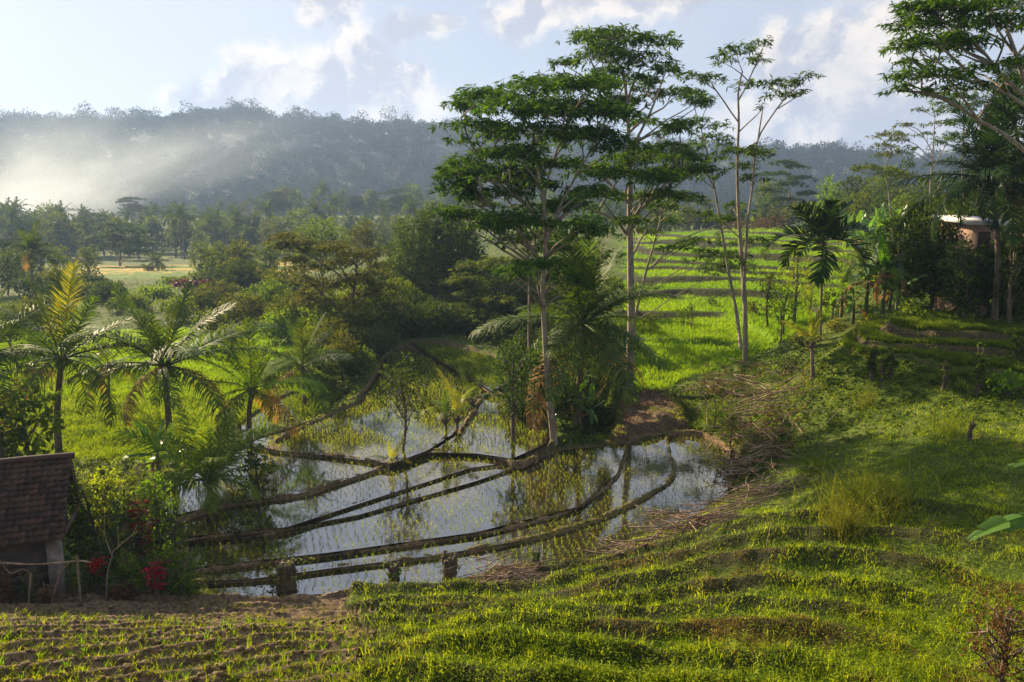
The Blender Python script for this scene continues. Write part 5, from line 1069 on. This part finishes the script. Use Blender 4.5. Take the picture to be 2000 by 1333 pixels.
def sticks(px, py, n, Lm, rx, ry, label, ang=0, D=None, r0=.02, hgt=.34, wob=.5, name='stick_pile', dead=0):
    b = hit(px, py) if D is None else onD(px, D); root = thing(name, b, label, 'sticks'); q = MB(); s = b[1] / F
    for i in range(n):
        c = np.array([rs.randn() * rx * s * .5, rs.randn() * ry, 0]); x, y = b[0] + c[0], b[1] + c[1]; c[2] = Hs(x, y) - b[2] + abs(rs.randn()) * hgt + .03
        a = R(ang) + rs.randn() * wob; L = Lm * rs.uniform(.4, 1.2); d = np.array([math.cos(a), math.sin(a), rs.randn() * .10]) * L / 2
        h0 = Hs(x - d[0], y - d[1]) - b[2] + .03; h1 = Hs(x + d[0], y + d[1]) - b[2] + .03; p0 = c - d; p1 = c + d; p0[2] = max(p0[2], h0); p1[2] = max(p1[2], h1)
        m_ = (p0 + p1) / 2 + rs.randn(3) * .05 * L; m_[2] = max(m_[2], c[2]); P = catmull(np.array([p0, m_, p1]), .25); r = r0 * rs.uniform(.5, 1.5); tube(q, P, np.linspace(r, r * .5, len(P)), 5, r=rs.rand())
    q.build('sticks', M['stick'], root)
    if dead:
        cb = MB(); P = np.stack([rs.randn(dead) * rx * s * .55, rs.randn(dead) * ry * 1.1, 0 * np.zeros(dead)], 1); P[:, 2] = terrain(b[0] + P[:, 0], b[1] + P[:, 1]) - b[2] + rs.rand(dead) * hgt * 2; tufts(cb, P, rs.randn(dead, 3) * .4, 6, .16, .06, .4); cb.build('dead_leaves', M['brown'], root)
sticks(1005, 1148, 120, 1.5, 85, .28, 'pile of cut sticks beside the thick dark stump on the paddy bank', 20, r0=.018, D=21.6)
sticks(1265, 1098, 70, 1.3, 75, .25, 'small heap of thin sticks between two longer piles', 5, D=22.8)
sticks(1365, 1068, 130, 2.0, 90, .30, 'largest heap of long dry sticks on the grassy bank', 8, D=23.8, r0=.017)
sticks(1490, 1008, 60, 1.9, 70, .22, 'bundle of straight cut branches nearest the tall weeds', 12, D=26, r0=.016)
sticks(1440, 740, 60, 2.6, 80, 1.3, 'tangle of dead brush with curved bare branches at the foot of the thin albizia', 50, D=40, r0=.022, hgt=.8, wob=1.0, dead=90)
sticks(1500, 790, 50, 2.6, 90, 1.2, 'fallen dead boughs with pale twigs on the slope above the pond corner', 15, D=36, r0=.025, hgt=.45, wob=.5, dead=110)
sticks(1480, 845, 50, 2.2, 90, 1.0, 'dark withered brush heap right of the flooded corner', 25, D=32.5, r0=.018, hgt=.4, wob=.7, dead=190)
sticks(1490, 905, 50, 2.0, 80, .9, 'brown brush with withered leaves above the flooded corner post', 20, D=29.5, r0=.016, hgt=.4, wob=.7, dead=80)
sticks(1400, 720, 30, 2.2, 50, .9, 'reddish brush pile at the top of the muddy ditch', 70, D=43, r0=.02, hgt=.7, wob=.8, dead=80)
sticks(1370, 865, 26, 1.2, 60, .6, 'scattered twigs on the mud patch shore', 20, D=37, r0=.012, hgt=.05, wob=.8) if 0 else None
sticks(1770, 1270, 22, 1.0, 60, .3, 'scraps of dry twigs lying in the foreground grass', 60, r0=.008, hgt=.12, wob=.8, D=11.3) if 0 else None
for (x0, y0, x1, y1, lb, D) in ((1496, 1110, 1504, 1045, 'thin bent stick standing upright in the grass bank', 19), (1200, 1195, 1207, 1150, 'short dark stake standing in the grass near the centre', 18), (790, 1160, 791, 1090, 'thin upright stake beside the split stump', 21.5)):
    b = onD(x0, D); h = (y0 - y1) / F * D; rt = thing('stake', b, lb, 'stake'); q = MB(); C = catmull(np.array([[0, 0, -.2], [.03, 0, h * .5], [(x1 - x0) / F * D, 0, h]]), .1); tube(q, C, np.linspace(.018, .009, len(C)), 6); q.build('rod', M['stick'], rt, True)
# tall weeds and small plants on the slope
def weedclump(px, py, tp, wpx, n, label, mat='grass_dry', D=None, name='tall_weeds', depth=1.0, cat='weeds', lw=.008):
    b = hit(px, py) if D is None else onD(px, D); s = b[1] / F; h = PD(px, tp, b[1])[2] - b[2]; w = wpx * s; root = thing(name, b, label, cat); cb = MB()
    x = rs.randn(n) * w * .5; y = rs.randn(n) * w * .5 * depth; z = terrain(b[0] + x, b[1] + y) - b[2]; D_ = np.stack([rs.randn(n) * .38, rs.randn(n) * .38, np.ones(n)], 1)
    L = h * rs.uniform(.35, 1.05, n); blades(cb, np.stack([x, y, z], 1), D_, L, lw * rs.uniform(.7, 1.4, n), .25); P = np.stack([x, y, z], 1) + norm(D_) * (L * rs.uniform(.35, .9, n))[:, None]; m = n // 3
    tufts(cb, P[:m], rs.randn(m, 3) * .3, 4, .11, .028, .0); cb.build('leaves', M[mat], root); return root
weedclump(1690, 985, 860, 90, 1500, 'tall feathery yellow-green weeds in the middle of the grassy slope')
weedclump(1650, 1035, 950, 40, 500, 'dense reddish-yellow grass clump below the feathery weeds')
weedclump(1580, 930, 870, 40, 300, 'fresh green weeds between the brush and the feathery clump', mat='fresh')
weedclump(1850, 850, 780, 40, 300, 'sparse yellow weeds on the upper grassy slope', lw=.01)
weedclump(1570, 775, 735, 22, 120, 'small yellow seeding weed near the top of the grass slope')
weedclump(1690, 800, 745, 24, 140, 'slender weed with pale seed heads below the dark bank')
weedclump(1460, 880, 820, 40, 300, 'green weeds growing on the right shore of the flooded corner', mat='mid')
weedclump(1400, 830, 765, 34, 300, 'leafy green plants on the edge of the muddy ditch', mat='fresh')
bush_px(1395, 835, 770, 30, 'small leafy bush at the end of the muddy ditch', mat='mid', trunk=.05, leaf=.13, dens=.9, nl=7, name='bush', cat='bush', D=37.5)
bush_px(1425, 870, 800, 24, 'vine-covered post right of the flooded corner', mat='mid', trunk=.05, leaf=.11, dens=1.0, nl=7, name='bush', cat='bush', D=35)
bush_px(1950, 1330, 1165, 90, 'dry brown shrub with curled leaves at the lower right', mat='brown', trunk=.1, leaf=.05, dens=.4, nl=14, name='dry_shrub', cat='shrub', D=9.6)
bush_px(1830, 790, 755, 30, 'low green bush at the right end of the dark bank', mat='mid', trunk=.05, leaf=.14, dens=.9, nl=7, name='bush', cat='bush', D=32.5)
bush_px(1965, 790, 730, 45, 'leafy bush with pale leaves at the right edge under the terraces', mat='fresh', trunk=.05, leaf=.15, dens=.8, nl=9, name='bush', cat='bush', D=30)
for i, (px, py, tp, w, D, mt) in enumerate(((1640,735,690,34,39,'dark'),(1680,745,715,30,38,'dark'),(1600,745,705,26,42,'dark'),(1540,730,700,24,43.5,'dark'),(1760,770,728,36,34.5,'dark'),(1800,775,735,34,33.5,'dark'),(1870,785,742,36,32.5,'dark'),(1930,790,745,30,31,'dark'),(1560,690,655,24,46,'olive'),(1630,660,625,30,46,'grass_dry'),(1700,645,618,36,43,'grass_dry'),(1750,640,615,30,42,'grass_dry'),(1990,720,660,30,33,'dark'))):
    bush_px(px, py, tp, w, ('dark ground-hugging bush on the shaded bank below the terraces' if mt == 'dark' else 'olive bush behind the young yellow palm' if mt == 'olive' else 'straw-coloured bush at the sunny foot of the banana plants'), D=D, mat=mt, trunk=.05, leaf=.14, dens=.9, nl=7, name='low_bush', cat='bush', flat=.8, group={'dark': 'dark bushes on the bank', 'olive': None, 'grass_dry': 'straw-coloured bushes'}[mt])
# red cordyline hedge far in the valley
b = onD(372, 108); root = thing('red_leaved_hedge', b, 'row of red-leaved cordylines at the far end of the green field', 'hedge'); cb = MB(); P = np.stack([rs.uniform(-2.6, 2.6, 130), rs.randn(130) * .4, rs.uniform(.2, 1.3, 130)], 1); tufts(cb, P, rs.randn(130, 3) * .2, 7, .5, .16, 0); cb.build('leaves', M['maroon'], root)
# flags on far poles
for px, D, lb in ((566, 150, 'thin white flag on a pole in the far golden field'),):
    b = onD(px, D); rt = thing('flag_pole', b, lb, 'flag'); h = 3.4; q = MB(); tube(q, [[0, 0, -.2], [0, 0, 1.5], [.05, 0, h]], .04, 5); q.build('pole', M['stick'], rt, True); q = MB(); u = np.linspace(0, 1, 5); V = [[.05 + .05 * math.sin(k * 5), w * .38 * (1 - k * .4), h - k * 1.1] for k in u for w in (-1, 1)]; V = [[v[1] + .2, v[0], v[2]] for v in V]; q.add(V, [[2 * i, 2 * i + 1, 2 * i + 3, 2 * i + 2] for i in range(4)]); q.build('flag', M['white'], rt)
# ------------------------------------------------------------ crops and grass
print('grass...')
def clumps(cb, x, y, z, nb, L, Wd, spread=.35):
    n = len(x) * nb; X = np.repeat(np.stack([x, y, z], 1), nb, 0) + rs.randn(n, 3) * [.012, .012, 0]; blades(cb, X, np.stack([rs.randn(n) * spread, rs.randn(n) * spread, np.ones(n)], 1), L * rs.uniform(.6, 1.2, n) * np.repeat(rs.uniform(.75, 1.15, len(x)), nb), Wd * (1 + 0 * np.repeat(y, nb)), .3, np.clip(np.repeat(rs.rand(len(x)), nb) + rs.randn(n) * .15, 0, 1))
def scr_pts(n, y0, y1, t0=-.72, t1=.72, p=1.0):
    """points of even density on the screen"""
    u = rs.rand(n); iy = 1 / y0 + (1 / y1 - 1 / y0) * u; Y = 1 / iy; t = rs.uniform(t0, t1, n); return t * Y, Y
def zn(x, y):
    z, mud, rice, gold, ris, w1, w2, w3 = terrain(x, y, True); return z, mud, rice, gold, ris
cb = MB(); x, y = scr_pts(560000, 7.5, 46); z, mud, rice, gold, ris = zn(x, y); vz = (z - CZ); pyv = pix(np.stack([x, y, z], 1))[1]
pat = fbm(x * .9, y * .9, 4, 51); ok = (mud < .35) & (rice < .5) & (pyv < 1400) & (rs.rand(len(x)) < np.clip(.35 + (pat - .3) * 2.2, .25, 1)) ; ok &= ~((x < -8.6) & (y < 23) & (x / y < -.45) & (y > 17.5))
x, y, z, ris, pat = x[ok], y[ok], z[ok], ris[ok], pat[ok]; n = len(x); tuf = fbm(x * 3.2, y * 3.2, 3, 57)
L = (.06 + .10 * rs.rand(n) + .34 * np.clip(tuf - .5, 0, .5) + .10 * np.clip(pat - .5, 0, .4)) * (1 + (y - 10) * .012); D_ = np.stack([rs.randn(n) * .5, rs.randn(n) * .5, np.ones(n)], 1)
dry = (fbm(x * .55 + 7, y * .55, 4, 58) + .2 * ris * rs.rand(n) + rs.randn(n) * .05) > .70
for sel, mt, nm, lb in ((~dry, 'grass', 'grass', 'uneven green grass on the foreground slope and terraces'), (dry, 'grass_brown', 'dry_grass', 'patches of brownish dying grass on the foreground slope')):
    cb = MB(); k_ = sel.nonzero()[0]; m_ = len(k_)
    blades(cb, np.stack([x, y, z - .01], 1)[k_], D_[k_], L[k_] * (1 if mt == 'grass' else .75), ((.006 + y * .0005) * rs.uniform(.6, 1.5, n))[k_], .5, np.clip(tuf[k_] * 1.3 - .2 + rs.randn(m_) * .25, 0, 1)); o = cb.build(nm, M[mt]); tag(o, lb, 'grass', kind='stuff'); print(m_)
cb = MB(); x, y = scr_pts(34000, 7.5, 24); z, mud, rice, gold, ris = zn(x, y); ok = (mud < .6) & (rs.rand(len(x)) < .4 + ris); ok &= ~((x < -8.6) & (y > 17.5) & (x / y < -.45)); cl = fbm(x * .7, y * .7, 3, 61) > .5; ok &= cl; x, y, z = x[ok], y[ok], z[ok]; n = len(x)
blades(cb, np.stack([x, y, z], 1), np.stack([rs.randn(n) * .3, rs.randn(n) * .3, np.ones(n)], 1), rs.uniform(.16, .34, n), .012, .5); o = cb.build('tall_grass', M['grass']); tag(o, 'taller grass tufts scattered through the foreground', 'grass', kind='stuff')
# broad-leaved ground weeds
cb = MB(); x, y = scr_pts(14000, 8, 46, -.1, .72); z, mud, rice, gold, ris = zn(x, y); ok = (mud < .3) & (rice < .4) & (fbm(x * .35, y * .35, 3, 71) > .5); x, y, z = x[ok], y[ok], z[ok]; n = len(x)
tufts(cb, np.stack([x, y, z + .06], 1), rs.randn(n, 3) * .2, 6, .055, .02, -.3); o = cb.build('ground_weeds', M['grass']); tag(o, 'low leafy weeds creeping through the grass', 'weeds', kind='stuff')
cb = MB(); x, y = scr_pts(64000, 25, 130); z, mud, rice, gold, ris = zn(x, y); ok = (rs.rand(len(x)) < ss(y + 5 * (fbm(x * .3, y * .3, 3, 93) - .5), 25, 40)) & (mud < .3) & (rice < .3) & (gold < .3) & (terrain(x, y, True)[7] < .3) & ((fbm(x * .15, y * .15, 3, 81) > .42) | (ris > .3)); x, y, z = x[ok], y[ok], z[ok]; n = len(x)
s_ = y / 40; tufts(cb, np.stack([x, y, z + .1 * s_], 1), rs.randn(n, 3) * .2, 4, .22, .10, -.1); o = cb.build('undergrowth', M['mid']); tag(o, 'tangled leafy undergrowth beyond the paddies', 'undergrowth', kind='stuff'); print(n)
# rice on the terraces and the field
cb = MB(); x, y = scr_pts(330000, 44, 165, -.70, .45); z, mud, rice, gold, ris = zn(x, y); ok = (rice > .5) & (rs.rand(len(x)) < .9); x, y, z = x[ok], y[ok], z[ok]; n = len(x); print('rice', n)
blades(cb, np.stack([x, y, z - .02], 1), np.stack([rs.randn(n) * .22, rs.randn(n) * .22, np.ones(n)], 1), rs.uniform(.22, .42, n), .010 + y * .0006, .3, np.clip(vnoise(np.round(z / .52) * 1.7, x * .03, 5) * 1.1 + rs.randn(n) * .18, 0, 1)); o = cb.build('rice', M['rice']); tag(o, 'bright green young rice covering terraces and field', 'rice', kind='stuff')
cb = MB(); x, y = scr_pts(110000, 30, 52, -.70, -.1); z, mud, rice, gold, ris = zn(x, y); ok = (rice > .4); x, y, z = x[ok], y[ok], z[ok]; n = len(x); print('rice2', n)
blades(cb, np.stack([x, y, z - .02], 1), np.stack([rs.randn(n) * .25, rs.randn(n) * .25, np.ones(n)], 1), rs.uniform(.2, .42, n), .03, .4, np.clip(fbm(x * .3, y * .3, 3, 5) + rs.randn(n) * .2, 0, 1)); o = cb.build('rice', M['rice']); tag(o, 'lush green rice in the field behind the left palms', 'rice', kind='stuff')
cb = MB(); x = rs.uniform(PATCH[:, 0].min() - .8, PATCH[:, 0].max() + .8, 2600); y = rs.uniform(PATCH[:, 1].min() - .8, PATCH[:, 1].max() + .8, 2600); d_ = poly_sd(x, y, PATCH); ok = (d_ < .7) & (fbm(x, y, 3, 66) > .42 - .25 * (d_ > -.7)); x, y = x[ok], y[ok]; n = len(x)
tufts(cb, np.stack([x, y, terrain(x, y) + .02], 1), rs.randn(n, 3) * .3, 4, .13, .05, .1); o = cb.build('leaf_litter', M['brown']); tag(o, 'dead leaves littering the bare earth patch by the tall trees', 'leaf litter', kind='stuff')
cb = MB(); x = rs.uniform(PATCH[:, 0].min() - .8, PATCH[:, 0].max() + .8, 2600); y = rs.uniform(PATCH[:, 1].min() - .8, PATCH[:, 1].max() + .8, 2600); d_ = poly_sd(x, y, PATCH); ok = (d_ < .8) & ((d_ > -.5) | (fbm(x, y, 3, 67) > .62)); x, y = x[ok], y[ok]; clumps(cb, x, y, terrain(x, y) - .01, 6, .22, .016, .6); o = cb.build('patch_grass', M['grass']); tag(o, 'grass invading the edges of the bare earth patch', 'grass', kind='stuff')
# grass tufts and fringes along the grassy bund
cb = MB()
for bi, den in [(0, 9), (12, 10)] + [(q, 5) for q in range(len(BUNDS)) if q not in (0, 12)]:
    C, Sd, wv, hh = BUNDS[bi]; k = len(C) * den; i = rs.randint(0, len(C), k); f = rs.uniform(-.9, .9, k); P = C[i] + Sd[i] * (f * wv[i])[:, None]; P[:, 2] += hh[i] * (1 - f * f) - .08; blades(cb, P, np.stack([rs.randn(k) * .5, rs.randn(k) * .5, np.ones(k)], 1), rs.uniform(.05, .14, k), .014, .6)
o = cb.build('bank_grass', M['grass_dry']); tag(o, 'short dry grass fringe on the muddy paddy banks', 'grass', kind='stuff')
# transplanted seedlings in the water: rows
def rows(P, lv, sp_, ang, jit=.03):
    lo = P.min(0) - 1; hi = P.max(0) + 1; c = (lo + hi) / 2; e = np.linalg.norm(hi - lo) / 2; g = np.arange(-e, e, sp_); U, V = np.meshgrid(g, g); U = U.ravel(); V = V.ravel(); bend = .25 * np.sin(U * .25 + lv * 9)
    V = V + bend; x = c[0] + U * math.cos(ang) - V * math.sin(ang) + rs.randn(len(U)) * jit; y = c[1] + U * math.sin(ang) + V * math.cos(ang) + rs.randn(len(U)) * jit
    ok = (poly_sd(x, y, P) < -.22) & (rs.rand(len(x)) < .94); return x[ok], y[ok]
cb = MB(); tot = 0
for i, (lv, P) in enumerate(PADW):
    if i in (8, 9): continue
    sp_ = .235; x, y = rows(P, lv, sp_, .12 + .1 * i); ok = np.abs(x / y) < .75; x, y = x[ok], y[ok]; tot += len(x); clumps(cb, x, y, np.full(len(x), lv - .03), 5, .21 if i < 6 else .25, .011 if i < 5 else .015)
o = cb.build('flooded_rice_seedlings', M['seedling']); tag(o, 'rows of thin rice seedlings standing in the flooded paddies', 'rice seedlings', kind='stuff'); print('seedlings', tot)
cb = MB()
for i in (8, 9):
    lv, P = PADW[i]; x, y = rows(P, lv, .2, .3); clumps(cb, x, y, np.full(len(x), lv - .03), 6, .34, .022)
o = cb.build('thick_rice_seedlings', M['fresh']); tag(o, 'denser green rice in the uppermost flooded plots', 'rice seedlings', kind='stuff')
# seedlings on the dark right-hand terraces
cb = MB(); x, y = scr_pts(26000, 29, 43, .40, .72); z, mud, rice, gold, ris = zn(x, y); T = terrain(x, y, True); ok = (T[7] > .5) & (ris < .15) & (rice > .15); x, y, z = x[ok], y[ok], z[ok]; clumps(cb, x, y, z, 6, .34, .028); o = cb.build('terrace_rice_seedlings', M['fresh']); tag(o, 'rice seedlings along the shaded terraces at the right', 'rice seedlings', kind='stuff'); print(len(x))
# individual seedlings of the muddy foreground plot
SD = []
for k in range(6):
    q = MB(); clumps(q, np.zeros(1), np.zeros(1), np.zeros(1), 9, .29, .014, .16); SD.append(q.mesh('rice_seedling', M['rice']))
xs_, ys_ = np.meshgrid(np.arange(-12, -1.8, .23), np.arange(10.2, 17, .23)); x = xs_.ravel() + rs.randn(xs_.size) * .04; y = ys_.ravel() + rs.randn(xs_.size) * .03 + np.sin(x * .8) * .1; T = terrain(x, y, True); p = np.stack([x, y, T[0]], 1); pxx, pyy = pix(p)
ok = (T[1] > .6) & (pxx > -20) & (pyy < 1345) & (T[4] < .35) & (pyy > 1212) & (rs.rand(len(x)) < .8); p = p[ok]; order = np.argsort(p[:, 1]); rest = order[300:]; order = order[:300]
cb = MB(); clumps(cb, p[rest, 0], p[rest, 1], p[rest, 2] - .02, 8, .29, .014, .16); o = cb.build('rice_seedling_rows', M['rice']); tag(o, 'farther rows of rice seedlings on the muddy terrace', 'rice seedlings', kind='stuff'); print('rest', len(rest))
for k in order:
    o = bpy.data.objects.new('rice_seedling', SD[rs.randint(6)]); COL.objects.link(o); o.location = tuple(p[k] - [0, 0, .02]); o.rotation_euler = (0, 0, rs.rand() * 6.28); s = rs.uniform(.8, 1.25); o.scale = (s,) * 3
    tag(o, 'bright green rice seedling in the muddy foreground terrace', 'rice seedling', 'rice seedlings in the muddy foreground terrace')
print('single seedlings', len(order))
cb = MB(); x, y = scr_pts(9000, 9.5, 20, -.72, -.19); z, mud, rice, gold, ris = zn(x, y); ok = (mud > .5) & (((ris > .12) & (rs.rand(len(x)) < .6)) | (fbm(x * .8, y * 2.2, 2, 91) > .62)) & ~((x < -8.6) & (y > 17.5)); x, y, z = x[ok], y[ok], z[ok]; clumps(cb, x, y, z, 5, .15, .010, .6); o = cb.build('bank_weeds', M['grass']); tag(o, 'ragged weeds on the little mud ridges at the lower left', 'weeds', kind='stuff')
# clods on the mud
cb = MB(); x, y = scr_pts(2600, 9.5, 20, -.72, -.185); z, mud, rice, gold, ris = zn(x, y); ok = mud > .5; x, y, z = x[ok], y[ok], z[ok]
ico = np.array([[0,0,1],[.9,0,.3],[.28,.85,.3],[-.72,.53,.3],[-.72,-.53,.3],[.28,-.85,.3],[0,0,-.6]]); fi = np.array([[0,1,2],[0,2,3],[0,3,4],[0,4,5],[0,5,1],[6,2,1],[6,3,2],[6,4,3],[6,5,4],[6,1,5]])
for i in range(len(x)): s = .02 + .05 * rs.rand() ** 3; cb.add(ico * s * (1 + .5 * rs.rand(7, 1)) * [1.3, 1, .7] + [x[i], y[i], z[i]], None, fi, None)
o = cb.build('mud_clods', M['mudclod'] if 'mudclod' in M else M['mudg']); tag(o, 'lumpy clods of drying mud between the seedling rows', 'mud', kind='stuff')
# smoke drifting over the valley
sm = bpy.data.materials.new('drifting_smoke'); sm.use_nodes = True; st = sm.node_tree; st.nodes.remove(st.nodes['Principled BSDF'])
sv = nd(st, 'ShaderNodeVolumePrincipled'); sv.inputs['Color'].default_value = (.80, .90, 1.0, 1); sv.inputs['Anisotropy'].default_value = .3
g = nd(st, 'ShaderNodeTexCoord'); ln = nd(st, 'ShaderNodeVectorMath', operation='LENGTH'); 
mp = nd(st, 'ShaderNodeMapping'); mp.inputs['Scale'].default_value = (1, 1, 1); st.links.new(g.outputs['Object'], mp.inputs[0])
n = nd(st, 'ShaderNodeTexNoise', inp={'Scale': 1.5, 'Detail': 3.0, 'Roughness': .5, 'Distortion': .5}); st.links.new(mp.outputs[0], n.inputs['Vector'])
st.links.new(g.outputs['Object'], ln.inputs[0]); fall = sstep(st, ln.outputs['Value'], 1.0, .15); dn = mth(st, 'MULTIPLY', mth(st, 'MULTIPLY', fall, sstep(st, n.outputs[0], .30, .72)), .022); st.links.new(dn, sv.inputs['Density']); st.links.new(sv.outputs[0], st.nodes['Material Output'].inputs['Volume'])
def smoke(c, sc, rz, ry, label):
    q = MB(); nu, nv = 20, 12; u = np.linspace(0, 2 * math.pi, nu, endpoint=False); v = np.linspace(0, math.pi, nv); U, V = np.meshgrid(u, v); P = np.stack([np.cos(U) * np.sin(V), np.sin(U) * np.sin(V), np.cos(V)], -1).reshape(-1, 3); i = np.arange(nv - 1)[:, None] * nu; j = np.arange(nu)[None]; k = (j + 1) % nu
    q.add(P, np.stack([i + j, i + nu + j, i + nu + k, i + k], -1).reshape(-1, 4)); o = q.build('smoke', sm); o.location = tuple(c); o.scale = sc; o.rotation_euler = (0, R(ry), R(rz)); tag(o, label, 'smoke', kind='stuff'); return o
smoke(PD(60, 390, 400), (75, 60, 42), 0, -28, 'thick pale smoke rising from the valley at the left')
smoke(PD(10, 440, 330), (60, 40, 26), 0, -10, 'dense low smoke spreading over the left tree line')
smoke(PD(270, 330, 460), (120, 26, 26), 0, -12, 'thin veil of smoke drifting across the forested hill')

def closed_box(name, lo, hi, mat):
    V = [(x, y, z) for x in (lo[0], hi[0]) for y in (lo[1], hi[1]) for z in (lo[2], hi[2])]
    Fc = [(0, 1, 3, 2), (4, 6, 7, 5), (0, 4, 5, 1), (2, 3, 7, 6), (0, 2, 6, 4), (1, 5, 7, 3)]
    me = bpy.data.meshes.new(name); me.from_pydata(V, [], Fc); me.update(); me.materials.append(mat); return new_obj(name, me)
hm = bpy.data.materials.new('haze_air'); hm.use_nodes = True; ht_ = hm.node_tree; ht_.nodes.remove(ht_.nodes['Principled BSDF'])
pv = nd(ht_, 'ShaderNodeVolumePrincipled'); pv.inputs['Color'].default_value = (.40, .58, .95, 1); pv.inputs['Density'].default_value = .00037
pv.inputs['Anisotropy'].default_value = .3
ht_.links.new(pv.outputs[0], ht_.nodes['Material Output'].inputs['Volume'])
tag(closed_box('haze', (-5300, -90, -14), (5300, 1760, 175), hm), 'thin bluish haze filling the valley air', 'haze', kind='stuff')
